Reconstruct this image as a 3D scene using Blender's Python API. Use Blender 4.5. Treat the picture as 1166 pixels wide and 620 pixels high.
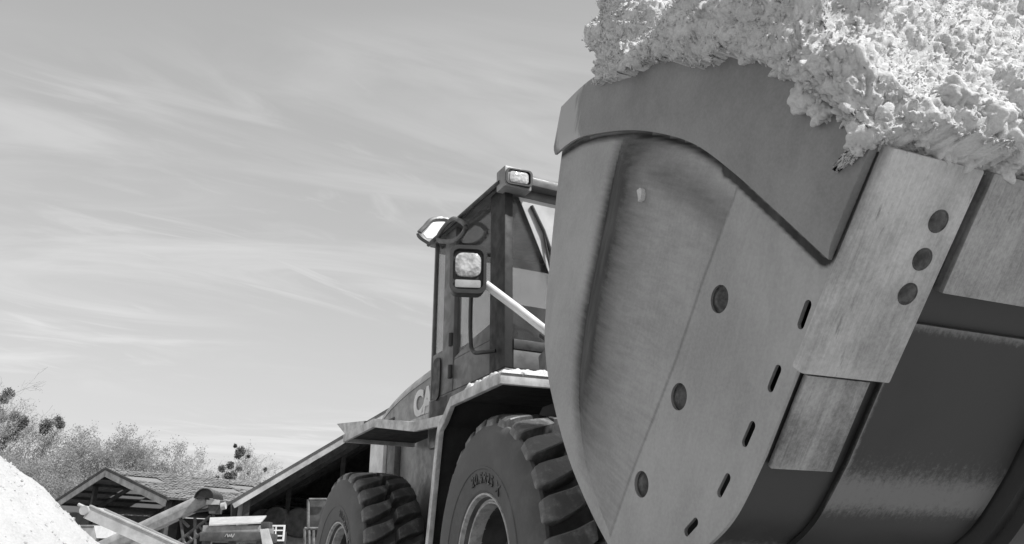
import bpy, bmesh, math, random
import numpy as np
from mathutils import Vector, Matrix

random.seed(7)
rng = np.random.default_rng(7)
for o in list(bpy.data.objects):
    bpy.data.objects.remove(o)
scene = bpy.context.scene
COL = scene.collection

# ------------------------------------------------------------------ camera
# world frame: X forwards along the loader's front frame, Y to its left, Z up
CAM = np.array([3.854, -2.757, 0.757])
TH, PITCH = 0.400, math.radians(20.0)
_a = math.pi - TH
VD = np.array([math.cos(_a), math.sin(_a), 0.0])          # horizontal view direction
RT = np.array([VD[1], -VD[0], 0.0])                       # to the right of it
cam_data = bpy.data.cameras.new('camera')
cam = bpy.data.objects.new('camera', cam_data)
COL.objects.link(cam)
cam_data.sensor_width = 36.0
cam_data.lens = 36.0 * 926.0 / 1166.0
cam_data.clip_start = 0.05
cam_data.clip_end = 4000
_f = Vector(VD) * math.cos(PITCH) + Vector((0, 0, math.sin(PITCH)))
_r = Vector(RT)
_u = _r.cross(_f)
cam.matrix_world = Matrix(((_r.x, _u.x, -_f.x, CAM[0]), (_r.y, _u.y, -_f.y, CAM[1]),
                           (_r.z, _u.z, -_f.z, CAM[2]), (0, 0, 0, 1)))
scene.camera = cam

# ------------------------------------------------------------------ light
SUN_ELEV = math.radians(52)
SUN_H = RT * 0.86 - VD * 0.50                              # horizontal direction towards the sun
SUN_H = SUN_H / np.linalg.norm(SUN_H)
SUN_DIR = Vector((SUN_H[0] * math.cos(SUN_ELEV), SUN_H[1] * math.cos(SUN_ELEV), math.sin(SUN_ELEV)))
sd = bpy.data.lights.new('sun', 'SUN')
sd.energy = 3.0
sd.angle = math.radians(0.55)
sd.color = (1.0, 1.0, 1.0)                                 # the photograph is black and white
sun = bpy.data.objects.new('sun', sd)
COL.objects.link(sun)
sun.rotation_euler = SUN_DIR.to_track_quat('Z', 'Y').to_euler()
sun.location = (0, 0, 30)

world = bpy.data.worlds.new('World')
scene.world = world
world.use_nodes = True
wn, wl = world.node_tree.nodes, world.node_tree.links
wn.clear()
def N(t, **k):
    n = wn.new(t)
    for a, b in k.items():
        setattr(n, a, b)
    return n
sky = N('ShaderNodeTexSky', sky_type='NISHITA', sun_disc=False)
sky.sun_elevation = SUN_ELEV
sky.sun_rotation = math.atan2(SUN_DIR.x, SUN_DIR.y)
sky.dust_density = 1.6
sky.air_density = 1.0
# black and white film is most sensitive to blue
sepc = N('ShaderNodeSeparateColor'); wl.new(sky.outputs[0], sepc.inputs[0])
g1 = N('ShaderNodeMath', operation='MULTIPLY'); g1.inputs[1].default_value = 0.35
wl.new(sepc.outputs[1], g1.inputs[0])
bw = N('ShaderNodeMath', operation='MULTIPLY_ADD'); bw.inputs[1].default_value = 0.65
wl.new(sepc.outputs[2], bw.inputs[0]); wl.new(g1.outputs[0], bw.inputs[2])
# thin high cirrus: noise laid out on a plane far overhead
tc = N('ShaderNodeTexCoord')
sp = N('ShaderNodeSeparateXYZ')
wl.new(tc.outputs['Generated'], sp.inputs[0])
zz = N('ShaderNodeMath', operation='MAXIMUM'); zz.inputs[1].default_value = 0.0
wl.new(sp.outputs[2], zz.inputs[0])
za = N('ShaderNodeMath', operation='ADD'); za.inputs[1].default_value = 0.12
wl.new(zz.outputs[0], za.inputs[0])
dx = N('ShaderNodeMath', operation='DIVIDE'); dy = N('ShaderNodeMath', operation='DIVIDE')
wl.new(sp.outputs[0], dx.inputs[0]); wl.new(za.outputs[0], dx.inputs[1])
wl.new(sp.outputs[1], dy.inputs[0]); wl.new(za.outputs[0], dy.inputs[1])
cb = N('ShaderNodeCombineXYZ')
wl.new(dx.outputs[0], cb.inputs[0]); wl.new(dy.outputs[0], cb.inputs[1])
CLOUD_ROT = math.atan2(RT[1], RT[0]) + math.radians(22)
def cloud_layer(rot, sx, sy, off, detail, rough, dist, lo, hi):
    m0 = N('ShaderNodeMapping'); m0.inputs['Rotation'].default_value = (0, 0, -rot)
    wl.new(cb.outputs[0], m0.inputs[0])
    m = N('ShaderNodeMapping')
    m.inputs['Location'].default_value = off
    m.inputs['Scale'].default_value = (sx, sy, 1)
    wl.new(m0.outputs[0], m.inputs[0])
    t = N('ShaderNodeTexNoise')
    t.inputs['Scale'].default_value = 1.0
    t.inputs['Detail'].default_value = detail
    t.inputs['Roughness'].default_value = rough
    t.inputs['Distortion'].default_value = dist
    wl.new(m.outputs[0], t.inputs['Vector'])
    r = N('ShaderNodeMapRange', interpolation_type='SMOOTHSTEP')
    r.inputs['From Min'].default_value = lo; r.inputs['From Max'].default_value = hi
    wl.new(t.outputs['Fac'], r.inputs['Value'])
    return r.outputs[0]
c1 = cloud_layer(CLOUD_ROT, 0.85, 2.7, (3.1, 1.7, 0), 9, 0.58, 1.5, 0.42, 0.72)
c2 = cloud_layer(CLOUD_ROT + 0.35, 1.7, 4.6, (0.4, 5.2, 0), 9, 0.60, 2.2, 0.46, 0.80)
c3 = cloud_layer(CLOUD_ROT - 0.2, 0.5, 1.1, (7.3, 2.2, 0), 3, 0.5, 0.3, 0.34, 0.60)
mul = N('ShaderNodeMath', operation='MULTIPLY'); wl.new(c2, mul.inputs[0]); wl.new(c3, mul.inputs[1])
mul1 = N('ShaderNodeMath', operation='MULTIPLY'); wl.new(c1, mul1.inputs[0]); wl.new(c3, mul1.inputs[1])
cadd = N('ShaderNodeMath', operation='MAXIMUM'); wl.new(mul.outputs[0], cadd.inputs[0]); wl.new(mul1.outputs[0], cadd.inputs[1])
camt = N('ShaderNodeMath', operation='MULTIPLY'); camt.inputs[1].default_value = 0.42
wl.new(cadd.outputs[0], camt.inputs[0])
cbr = N('ShaderNodeMath', operation='MULTIPLY_ADD')         # cloud brightness follows the sky's own
cbr.inputs[1].default_value = 0.9; cbr.inputs[2].default_value = 4.2
wl.new(bw.outputs[0], cbr.inputs[0])
mixs = N('ShaderNodeMix', data_type='FLOAT')
wl.new(camt.outputs[0], mixs.inputs[0]); wl.new(bw.outputs[0], mixs.inputs[2]); wl.new(cbr.outputs[0], mixs.inputs[3])
# film response: the sky's range is compressed
pw_ = N('ShaderNodeMath', operation='POWER'); pw_.inputs[1].default_value = 0.58
wl.new(mixs.outputs[0], pw_.inputs[0])
gn_ = N('ShaderNodeMath', operation='MULTIPLY'); gn_.inputs[1].default_value = 1.03
wl.new(pw_.outputs[0], gn_.inputs[0])
bg = N('ShaderNodeBackground'); bg.inputs[1].default_value = 0.15
wl.new(gn_.outputs[0], bg.inputs[0])
wo = N('ShaderNodeOutputWorld'); wl.new(bg.outputs[0], wo.inputs[0])

vs = scene.view_settings
vs.view_transform = 'Standard'
vs.look = 'None'
vs.exposure = 0.85
vs.gamma = 1.0
vs.use_curve_mapping = False

# ------------------------------------------------------------------ helpers
PHI = 0.081                                                # articulation of the rear frame
PIV = np.array([-1.51, 0.0, 0.0])
def rear(P):
    P = np.asarray(P, float)
    d = P - PIV
    c, s = math.cos(PHI), math.sin(PHI)
    return np.stack([PIV[0] + c * d[..., 0] - s * d[..., 1], s * d[..., 0] + c * d[..., 1], d[..., 2]], -1)
def bgp(x, y, z):
    """yard frame: x to the right of the camera, y away from it, z up"""
    p = CAM * [1, 1, 0] + RT * x + VD * y
    return (p[0], p[1], z)
def yard(P):
    P = np.asarray(P, float)
    return CAM * [1, 1, 0] + P[..., :1] * RT + P[..., 1:2] * VD + P[..., 2:3] * np.array([0, 0, 1.0])
def px_at(px, py, D):
    """point seen at a pixel of the photograph at horizontal depth D, in the yard frame"""
    a, b = (px - 583) / 926.0, (310 - py) / 926.0
    cp, s = math.cos(PITCH), math.sin(PITCH)
    den = cp - b * s
    return (D * a / den, D, CAM[2] + D * (s + b * cp) / den)

class MB:
    def __init__(self):
        self.v, self.f = [], []
    def add(self, v, f):
        n = len(self.v)
        self.v += [tuple(map(float, p)) for p in v]
        self.f += [tuple(i + n for i in q) for q in f]
        return self
    def box(self, x0, x1, y0, y1, z0, z1):
        v = [(x, y, z) for x in (x0, x1) for y in (y0, y1) for z in (z0, z1)]
        return self.add(v, [(0, 1, 3, 2), (4, 6, 7, 5), (0, 4, 5, 1), (2, 3, 7, 6), (0, 2, 6, 4), (1, 5, 7, 3)])
    def hexa(self, a, b):
        """two matching quads joined into a solid"""
        return self.add(list(a) + list(b), [(3, 2, 1, 0), (4, 5, 6, 7), (0, 1, 5, 4), (1, 2, 6, 5), (2, 3, 7, 6), (3, 0, 4, 7)])
    def prism(self, poly, lo, hi, axis=1):
        """polygon in the two other axes, extruded along one axis"""
        def pt(p, h):
            q = list(p); q.insert(axis, h); return q
        n = len(poly)
        return self.add([pt(p, lo) for p in poly] + [pt(p, hi) for p in poly],
                        [tuple(range(n)), tuple(range(2 * n - 1, n - 1, -1))] +
                        [(i, i + n, (i + 1) % n + n, (i + 1) % n) for i in range(n)])
    def tube(self, pts, r, n=10, closed=False):
        pts = [Vector(p) for p in pts]
        m = len(pts)
        rs = r if isinstance(r, (list, tuple)) else [r] * m
        base = len(self.v)
        up = Vector((0.13, 0.31, 0.94))
        for i, p in enumerate(pts):
            if closed:
                t = pts[(i + 1) % m] - pts[i - 1]
            else:
                t = pts[min(i + 1, m - 1)] - pts[max(i - 1, 0)]
            t.normalize()
            a = t.cross(up)
            if a.length < 0.05:
                a = t.cross(Vector((1, 0, 0)))
            a.normalize()
            b = t.cross(a)
            for k in range(n):
                w = 2 * math.pi * k / n
                self.v.append(tuple(p + (a * math.cos(w) + b * math.sin(w)) * rs[i]))
        seg = m if closed else m - 1
        for i in range(seg):
            j = (i + 1) % m
            for k in range(n):
                l = (k + 1) % n
                self.f.append((base + i * n + k, base + i * n + l, base + j * n + l, base + j * n + k))
        if not closed:
            self.f.append(tuple(base + k for k in range(n - 1, -1, -1)))
            self.f.append(tuple(base + (m - 1) * n + k for k in range(n)))
        return self
    def lathe(self, prof, n=64, axis=1, cen=(0, 0, 0)):
        """profile of (radius, along) spun round an axis through cen"""
        base = len(self.v)
        m = len(prof)
        for k in range(n):
            w = 2 * math.pi * k / n
            for r, h in prof:
                p = [r * math.cos(w), r * math.sin(w)]
                p.insert(axis, h)
                self.v.append((p[0] + cen[0], p[1] + cen[1], p[2] + cen[2]))
        for k in range(n):
            l = (k + 1) % n
            for i in range(m - 1):
                self.f.append((base + k * m + i, base + l * m + i, base + l * m + i + 1, base + k * m + i + 1))
        return self
    def xf(self, fn):
        if self.v:
            self.v = [tuple(p) for p in np.asarray(fn(np.array(self.v, float)))]
        return self
    def build(self, name, mat, parent=None, bevel=0.0, smooth=35, segs=2):
        me = bpy.data.meshes.new(name)
        me.from_pydata(self.v, [], self.f)
        me.update()
        bm = bmesh.new(); bm.from_mesh(me)
        bmesh.ops.recalc_face_normals(bm, faces=bm.faces)
        if bevel > 0:
            ed = [e for e in bm.edges if len(e.link_faces) == 2 and e.calc_face_angle(0) > 0.6]
            try:
                bmesh.ops.bevel(bm, geom=ed, offset=bevel, segments=segs, profile=0.6, affect='EDGES', clamp_overlap=True)
            except Exception:
                pass
        bm.to_mesh(me); bm.free()
        if smooth:
            me.shade_smooth()
            me.set_sharp_from_angle(angle=math.radians(smooth))
        if mat:
            me.materials.append(mat)
        return link(name, me, parent)
def link(name, me, parent=None):
    o = bpy.data.objects.new(name, me)
    COL.objects.link(o)
    if parent:
        o.parent = parent
    return o
def raw(name, V, F, mat, parent=None, smooth=True, attrs=None):
    """big mesh straight from arrays (F: list or int array of equal-sized faces)"""
    me = bpy.data.meshes.new(name)
    V = np.asarray(V, np.float32)
    F = np.asarray(F, np.int32)
    me.vertices.add(len(V)); me.vertices.foreach_set('co', V.ravel())
    k = F.shape[1]
    me.loops.add(F.size); me.loops.foreach_set('vertex_index', F.ravel())
    me.polygons.add(len(F))
    me.polygons.foreach_set('loop_start', np.arange(0, F.size, k, dtype=np.int32))
    me.polygons.foreach_set('loop_total', np.full(len(F), k, np.int32))
    me.update(calc_edges=True)
    me.validate()
    if smooth:
        me.shade_smooth()
    for an, av in (attrs or {}).items():
        at = me.attributes.new(an, 'FLOAT', 'POINT')
        at.data.foreach_set('value', np.asarray(av, np.float32))
    me.materials.append(mat)
    return link(name, me, parent)
def tag(o, label=None, cat=None, group=None, kind=None):
    if label: o['label'] = label
    if cat: o['category'] = cat
    if group: o['group'] = group
    if kind: o['kind'] = kind
    return o
def empty(name, loc=(0, 0, 0), rz=0):
    o = bpy.data.objects.new(name, None)
    COL.objects.link(o)
    o.location = loc
    o.rotation_euler = (0, 0, rz)
    o.empty_display_size = 0.3
    return o
def text_mesh(s, size, extrude, offset=0.0, space=1.0):
    cu = bpy.data.curves.new('lettering', 'FONT')
    cu.body = s; cu.size = size; cu.extrude = extrude; cu.offset = offset; cu.space_character = space
    ob = bpy.data.objects.new('lettering', cu)
    COL.objects.link(ob)
    dg = bpy.context.evaluated_depsgraph_get()
    me = ob.evaluated_get(dg).to_mesh()
    v = [tuple(p.co) for p in me.vertices]
    f = [tuple(p.vertices) for p in me.polygons]
    ob.evaluated_get(dg).to_mesh_clear()
    bpy.data.objects.remove(ob); bpy.data.curves.remove(cu)
    return v, f

_perm = rng.permutation(256)
_perm = np.concatenate([_perm, _perm, _perm])
_grad = rng.normal(size=(256, 3)); _grad /= np.linalg.norm(_grad, axis=1, keepdims=True)
def noise3(P):
    P = np.asarray(P, float)
    i = np.floor(P).astype(int); f = P - i; i &= 255
    u = f * f * f * (f * (f * 6 - 15) + 10)
    out = 0.0
    for dx in (0, 1):
        for dy in (0, 1):
            for dz in (0, 1):
                h = _perm[_perm[_perm[i[..., 0] + dx] + i[..., 1] + dy] + i[..., 2] + dz]
                g = _grad[h]
                d = g[..., 0] * (f[..., 0] - dx) + g[..., 1] * (f[..., 1] - dy) + g[..., 2] * (f[..., 2] - dz)
                w = (u[..., 0] if dx else 1 - u[..., 0]) * (u[..., 1] if dy else 1 - u[..., 1]) * (u[..., 2] if dz else 1 - u[..., 2])
                out = out + d * w
    return out * 1.6
def sstep(t):
    t = np.clip(t, 0, 1)
    return t * t * (3 - 2 * t)
def catmull(P, n=8, closed=False):
    P = [np.array(p, float) for p in P]
    out = []
    m = len(P)
    for i in range(m if closed else m - 1):
        p0, p1, p2, p3 = (P[(i - 1) % m], P[i], P[(i + 1) % m], P[(i + 2) % m]) if closed else \
            (P[max(i - 1, 0)], P[i], P[i + 1], P[min(i + 2, m - 1)])
        for k in range(n):
            t = k / n
            out.append(0.5 * (2 * p1 + (p2 - p0) * t + (2 * p0 - 5 * p1 + 4 * p2 - p3) * t * t + (3 * p1 - p0 - 3 * p2 + p3) * t ** 3))
    if not closed:
        out.append(P[-1])
    return np.array(out)
def resample(P, n):
    P = np.asarray(P, float)
    s = np.r_[0, np.cumsum(np.linalg.norm(np.diff(P, axis=0), axis=1))]
    t = np.linspace(0, s[-1], n)
    return np.stack([np.interp(t, s, P[:, k]) for k in range(P.shape[1])], 1)
def dist_poly(Q, P):
    """distance of points Q (n,2) to polyline P (m,2)"""
    d = np.full(len(Q), 1e9)
    for a, b in zip(P[:-1], P[1:]):
        ab = b - a
        t = np.clip(((Q - a) @ ab) / (ab @ ab), 0, 1)
        d = np.minimum(d, np.linalg.norm(Q - a - t[:, None] * ab, axis=1))
    return d

# ------------------------------------------------------------------ materials (greys: the photograph is black and white)
class MT:
    def __init__(self, name, base=0.3, rough=0.6, metal=0.0):
        self.m = bpy.data.materials.new(name)
        self.m.use_nodes = True
        self.n, self.l = self.m.node_tree.nodes, self.m.node_tree.links
        self.b = self.n['Principled BSDF']
        self.b.inputs['Base Color'].default_value = (base, base, base, 1)
        self.b.inputs['Roughness'].default_value = rough
        self.b.inputs['Metallic'].default_value = metal
        t = self.n.new('ShaderNodeTexCoord')
        self.co = t.outputs['Object']
    def noise(self, scale, detail=4, rough=0.55, stretch=None, dist=0.0):
        v = self.co
        if stretch is not None:
            mp = self.n.new('ShaderNodeMapping')
            mp.inputs['Scale'].default_value = stretch[:3]
            if len(stretch) > 3:
                mp.inputs['Rotation'].default_value = stretch[3]
            self.l.new(v, mp.inputs[0]); v = mp.outputs[0]
        t = self.n.new('ShaderNodeTexNoise')
        t.inputs['Scale'].default_value = scale
        t.inputs['Detail'].default_value = detail
        t.inputs['Roughness'].default_value = rough
        t.inputs['Distortion'].default_value = dist
        self.l.new(v, t.inputs['Vector'])
        return t.outputs['Fac']
    def rot_noise(self, angle_y, scale, stretch, detail=4, rough=0.6):
        """noise in coordinates turned about Y (brushed along a tilted direction)"""
        m1 = self.n.new('ShaderNodeMapping'); m1.inputs['Rotation'].default_value = (0, angle_y, 0)
        self.l.new(self.co, m1.inputs[0])
        m2 = self.n.new('ShaderNodeMapping'); m2.inputs['Scale'].default_value = stretch
        self.l.new(m1.outputs[0], m2.inputs[0])
        t = self.n.new('ShaderNodeTexNoise')
        t.inputs['Scale'].default_value = scale; t.inputs['Detail'].default_value = detail
        t.inputs['Roughness'].default_value = rough
        self.l.new(m2.outputs[0], t.inputs['Vector'])
        return t.outputs['Fac']
    def rng(self, src, lo, hi, a, b, smooth=True):
        r = self.n.new('ShaderNodeMapRange')
        if smooth: r.interpolation_type = 'SMOOTHSTEP'
        for k, v in zip(('From Min', 'From Max', 'To Min', 'To Max'), (lo, hi, a, b)):
            r.inputs[k].default_value = v
        self.l.new(src, r.inputs['Value'])
        return r.outputs[0]
    def math(self, op, a, b):
        n = self.n.new('ShaderNodeMath'); n.operation = op
        for i, x in enumerate((a, b)):
            if isinstance(x, (int, float)): n.inputs[i].default_value = x
            else: self.l.new(x, n.inputs[i])
        return n.outputs[0]
    def mix(self, fac, a, b):
        n = self.n.new('ShaderNodeMix'); n.data_type = 'FLOAT'
        for i, x in ((0, fac), (2, a), (3, b)):
            if isinstance(x, (int, float)): n.inputs[i].default_value = x
            else: self.l.new(x, n.inputs[i])
        return n.outputs[0]
    def attr(self, name):
        n = self.n.new('ShaderNodeAttribute'); n.attribute_name = name
        return n.outputs['Fac']
    def up(self):
        """how much a surface faces upwards (dust settles there)"""
        g = self.n.new('ShaderNodeNewGeometry')
        s = self.n.new('ShaderNodeSeparateXYZ'); self.l.new(g.outputs['Normal'], s.inputs[0])
        return s.outputs[2]
    def color(self, src): self.l.new(src, self.b.inputs['Base Color']); return self
    def roughness(self, src): self.l.new(src, self.b.inputs['Roughness']); return self
    def metallic(self, src): self.l.new(src, self.b.inputs['Metallic']); return self
    def bump(self, src, strength, dist=0.01):
        b = self.n.new('ShaderNodeBump')
        b.inputs['Strength'].default_value = strength
        b.inputs['Distance'].default_value = dist
        self.l.new(src, b.inputs['Height'])
        old = self.b.inputs['Normal'].links
        if old: self.l.new(old[0].from_socket, b.inputs['Normal'])
        self.l.new(b.outputs[0], self.b.inputs['Normal'])
        return self
M = {}
def simple(key, base, rough=0.6, metal=0.0, var=0.25, scale=6.0, bump=0.15, bscale=60, dust=0.0):
    t = MT(key, base, rough, metal)
    n = t.noise(scale, 6, 0.62)
    c = t.rng(n, 0.3, 0.72, base * (1 - var), base * (1 + var))
    if dust:
        u = t.rng(t.up(), 0.35, 0.95, 0, 1)
        d = t.math('MULTIPLY', u, t.rng(t.noise(14, 5), 0.3, 0.6, 0.3, 1.0))
        d2 = t.math('MAXIMUM', d, t.rng(t.noise(3.5, 7, 0.7), 0.52, 0.8, 0, 0.35))
        c = t.mix(t.math('MULTIPLY', d2, dust), c, 0.55)
    t.color(c)
    t.roughness(t.rng(t.noise(scale * 2.3, 5), 0.3, 0.7, max(rough - 0.12, 0.05), min(rough + 0.15, 1)))
    if bump:
        t.bump(t.noise(bscale, 4), bump, 0.004)
    M[key] = t.m
    return t.m

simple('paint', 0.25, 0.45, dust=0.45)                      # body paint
simple('paint_sunlit', 0.40, 0.5, dust=0.5)  # same body paint made lighter: the sunlit top put into the colour
simple('cab_paint', 0.085, 0.4, dust=0.3)
simple('cab_side', 0.12, 0.4, dust=0.3)
simple('black', 0.025, 0.5, dust=0.15)
simple('pillar_black', 0.012, 0.6)
simple('deck', 0.5, 0.6, var=0.35, scale=9, dust=0.5)
simple('under', 0.025, 0.8, dust=0.1)
simple('chassis', 0.12, 0.7, var=0.5, dust=0.3)
simple('light_plate', 0.66, 0.55, var=0.2, dust=0.3)
simple('white', 0.78, 0.45, var=0.08)
simple('grille', 0.05, 0.6)
simple('seat_cloth', 0.06, 0.85)
simple('steel', 0.42, 0.35, 0.7, var=0.25)
simple('bolt', 0.06, 0.5, 0.3, var=0.6, scale=40)
simple('rubber_seal', 0.02, 0.6)

def glass(key, tint, gloss=0.03):
    m = bpy.data.materials.new(key); m.use_nodes = True
    n, l = m.node_tree.nodes, m.node_tree.links
    n.clear()
    out = n.new('ShaderNodeOutputMaterial')
    tr = n.new('ShaderNodeBsdfTransparent'); tr.inputs[0].default_value = (tint, tint, tint, 1)
    gl = n.new('ShaderNodeBsdfGlossy'); gl.inputs['Roughness'].default_value = gloss
    lw = n.new('ShaderNodeLayerWeight'); lw.inputs[0].default_value = 0.5
    p4 = n.new('ShaderNodeMath'); p4.operation = 'POWER'; p4.inputs[1].default_value = 4.0
    l.new(lw.outputs['Facing'], p4.inputs[0])
    fr = n.new('ShaderNodeMath'); fr.operation = 'MULTIPLY_ADD'; fr.inputs[1].default_value = 0.6; fr.inputs[2].default_value = 0.03
    l.new(p4.outputs[0], fr.inputs[0])
    mx = n.new('ShaderNodeMixShader')
    l.new(fr.outputs[0], mx.inputs[0]); l.new(tr.outputs[0], mx.inputs[1]); l.new(gl.outputs[0], mx.inputs[2])
    df = n.new('ShaderNodeBsdfDiffuse'); df.inputs[0].default_value = (0.4, 0.4, 0.4, 1)
    tc = n.new('ShaderNodeTexCoord')
    nz = n.new('ShaderNodeTexNoise'); nz.inputs['Scale'].default_value = 7; nz.inputs['Detail'].default_value = 6
    l.new(tc.outputs['Object'], nz.inputs['Vector'])
    rg = n.new('ShaderNodeMapRange'); rg.inputs[1].default_value = 0.3; rg.inputs[2].default_value = 0.75
    rg.inputs[3].default_value = 0.02; rg.inputs[4].default_value = 0.10
    l.new(nz.outputs['Fac'], rg.inputs[0])
    m2 = n.new('ShaderNodeMixShader')
    l.new(rg.outputs[0], m2.inputs[0]); l.new(mx.outputs[0], m2.inputs[1]); l.new(df.outputs[0], m2.inputs[2])
    l.new(m2.outputs[0], out.inputs[0])
    M[key] = m
glass('cab_glass', 0.82)
glass('house_glass', 0.5)

t = MT('tyre_rubber', 0.06, 0.75)
n1 = t.noise(5, 6, 0.65); n2 = t.noise(45, 4)
t.color(t.mix(t.rng(n1, 0.35, 0.7, 0, 1), 0.06, 0.13)).bump(n2, 0.35, 0.004)
t.roughness(t.rng(n1, 0.3, 0.7, 0.55, 0.85)); M['tyre'] = t.m
t = MT('tread_rubber', 0.06, 0.6)
n1 = t.noise(11, 6, 0.7); n2 = t.noise(60, 4)
t.color(t.mix(t.rng(n1, 0.45, 0.75, 0, 1), 0.10, 0.30)).bump(n2, 0.5, 0.004)
t.roughness(t.rng(n1, 0.3, 0.7, 0.30, 0.6)); M['tread'] = t.m
t = MT('rim_paint', 0.4, 0.5)
n1 = t.noise(16, 7, 0.7)
t.color(t.mix(t.rng(n1, 0.42, 0.62, 0, 1), 0.50, 0.30)).bump(n1, 0.3, 0.004); M['rim'] = t.m
simple('rim_dark', 0.06, 0.7, var=0.5, dust=0.2)

# bucket side: worn bright steel, old paint left in the hollow of the pressing, gap shade painted in too (attribute 'paint')
t = MT('worn_plate', 0.4, 0.4, 0.5)
st = t.rot_noise(math.radians(-32), 1.0, (26, 26, 2.2), 6, 0.65)
st2 = t.rot_noise(math.radians(-32), 1.0, (110, 110, 5), 4, 0.6)
blo = t.noise(2.3, 7, 0.62)
fine = t.noise(95, 5, 0.6)
pa = t.attr('paint')
edge = t.math('ADD', pa, t.math('MULTIPLY', t.math('SUBTRACT', t.rot_noise(math.radians(58), 1.0, (55, 55, 7), 5, 0.65), 0.5), 0.40))
pm = t.rng(edge, 0.06, 0.78, 0, 1, False)
steel = t.rng(t.math('ADD', t.math('MULTIPLY', blo, 0.88), t.math('MULTIPLY', st, 0.12)), 0.32, 0.68, 0.29, 0.42)
steel = t.math('ADD', steel, t.rng(st2, 0.3, 0.7, -0.010, 0.010))
steel = t.math('ADD', steel, t.rng(fine, 0.3, 0.7, -0.02, 0.02))
col = t.mix(pm, steel, t.rng(t.noise(7, 6), 0.3, 0.7, 0.03, 0.06))
scr = t.rng(t.rot_noise(math.radians(-25), 1.0, (75, 75, 1.6), 3, 0.5), 0.72, 0.76, 0, 0.35)
col = t.mix(scr, col, 0.14)
sm = t.rng(t.rot_noise(math.radians(-18), 1.0, (4.5, 4.5, 1.1), 7, 0.62), 0.50, 0.78, 0, 0.5)
col = t.mix(sm, col, 0.20)
t.color(col)
t.roughness(t.rng(t.math('ADD', t.math('MULTIPLY', blo, 0.6), t.math('MULTIPLY', st, 0.4)), 0.3, 0.7, 0.42, 0.62))
t.metallic(t.mix(pm, 0.45, 0.0))
t.l.new(t.mix(pm, 0.5, 0.12), t.b.inputs['Specular IOR Level'])
t.bump(st2, 0.06, 0.002).bump(blo, 0.3, 0.02)
M['worn_plate'] = t.m

# dark cutter plate along the bucket side
t = MT('cutter_paint', 0.13, 0.5, 0.2)
blo = t.noise(3.1, 7, 0.65); fine = t.noise(120, 4)
c = t.rng(blo, 0.3, 0.7, 0.18, 0.27)
c = t.math('ADD', c, t.rng(fine, 0.3, 0.7, -0.015, 0.015))
wr = t.math('ADD', t.attr('paint'), t.math('MULTIPLY', t.math('SUBTRACT', t.rot_noise(math.radians(-28), 1.0, (60, 60, 6), 5), 0.5), 0.7))
wm = t.rng(wr, 0.35, 0.6, 0, 1)
t.color(t.mix(wm, c, 0.42)); t.metallic(t.mix(wm, 0.1, 0.5))
t.roughness(t.rng(blo, 0.3, 0.7, 0.42, 0.6)).bump(fine, 0.1, 0.002)
M['cutter'] = t.m

# polished cutting edge pieces on the underside
def edge_steel(key, lo, hi, rough):
    t = MT(key, 0.5, rough, 0.6)
    ang = math.radians(-39.6)
    st = t.rot_noise(ang, 1.0, (60, 60, 3.0), 6, 0.65)
    st2 = t.rot_noise(ang, 1.0, (240, 240, 6.0), 3, 0.6)
    pit = t.rng(t.rot_noise(ang, 1.0, (34, 34, 7), 6, 0.7), 0.60, 0.74, 0, 0.75)
    b = t.noise(5, 6, 0.6)
    c = t.rng(t.math('ADD', t.math('MULTIPLY', st, 0.30), t.math('MULTIPLY', b, 0.70)), 0.36, 0.64, lo, hi)
    c = t.math('ADD', c, t.rng(st2, 0.3, 0.7, -0.03, 0.03))
    c = t.math('ADD', c, t.rng(t.noise(90, 6, 0.7), 0.3, 0.7, -0.05, 0.05))
    t.color(t.mix(pit, c, lo * 0.45))
    t.roughness(t.rng(st, 0.3, 0.7, rough - 0.08, rough + 0.14))
    t.bump(st, 0.5, 0.004).bump(st2, 0.2, 0.002)
    M[key] = t.m
edge_steel('edge_bright', 0.33, 0.54, 0.5)
edge_steel('edge_mid', 0.27, 0.42, 0.5)
edge_steel('edge_low', 0.18, 0.40, 0.5)

# dark underside with worn scratches and a pale heel band (attribute 'wear')
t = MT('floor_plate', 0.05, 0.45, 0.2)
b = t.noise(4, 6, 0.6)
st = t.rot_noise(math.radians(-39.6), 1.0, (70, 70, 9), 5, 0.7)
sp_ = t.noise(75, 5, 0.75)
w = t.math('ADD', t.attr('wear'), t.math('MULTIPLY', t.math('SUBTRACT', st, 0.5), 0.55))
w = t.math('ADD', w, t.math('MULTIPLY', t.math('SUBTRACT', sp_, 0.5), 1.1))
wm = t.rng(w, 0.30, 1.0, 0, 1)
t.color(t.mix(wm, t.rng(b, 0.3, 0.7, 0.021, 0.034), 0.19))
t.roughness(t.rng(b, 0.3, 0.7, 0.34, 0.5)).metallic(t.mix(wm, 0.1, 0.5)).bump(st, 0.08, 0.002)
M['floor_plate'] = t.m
simple('bucket_inside', 0.2, 0.6, 0.2)

t = MT('white_fibre', 0.72, 0.9)
b = t.noise(16, 6, 0.7); f2 = t.noise(160, 5, 0.7)
t.color(t.rng(t.math('ADD', t.math('MULTIPLY', b, 0.5), t.math('MULTIPLY', f2, 0.5)), 0.34, 0.66, 0.55, 0.74))
t.bump(f2, 0.8, 0.006).bump(t.noise(75, 6, 0.75), 0.5, 0.012)
t.b.inputs['Subsurface Weight'].default_value = 0.0
M['fibre'] = t.m
t = MT('white_heap', 0.8, 0.95)
b = t.noise(3, 7, 0.7); f2 = t.noise(22, 6, 0.75)
t.color(t.rng(t.math('ADD', t.math('MULTIPLY', b, 0.4), t.math('MULTIPLY', f2, 0.6)), 0.32, 0.6, 0.43, 0.53))
t.bump(f2, 0.8, 0.05)
M['heap'] = t.m
t = MT('yard_ground', 0.3, 0.9)
b = t.noise(0.3, 8, 0.65); f2 = t.noise(25, 6, 0.7)
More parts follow.
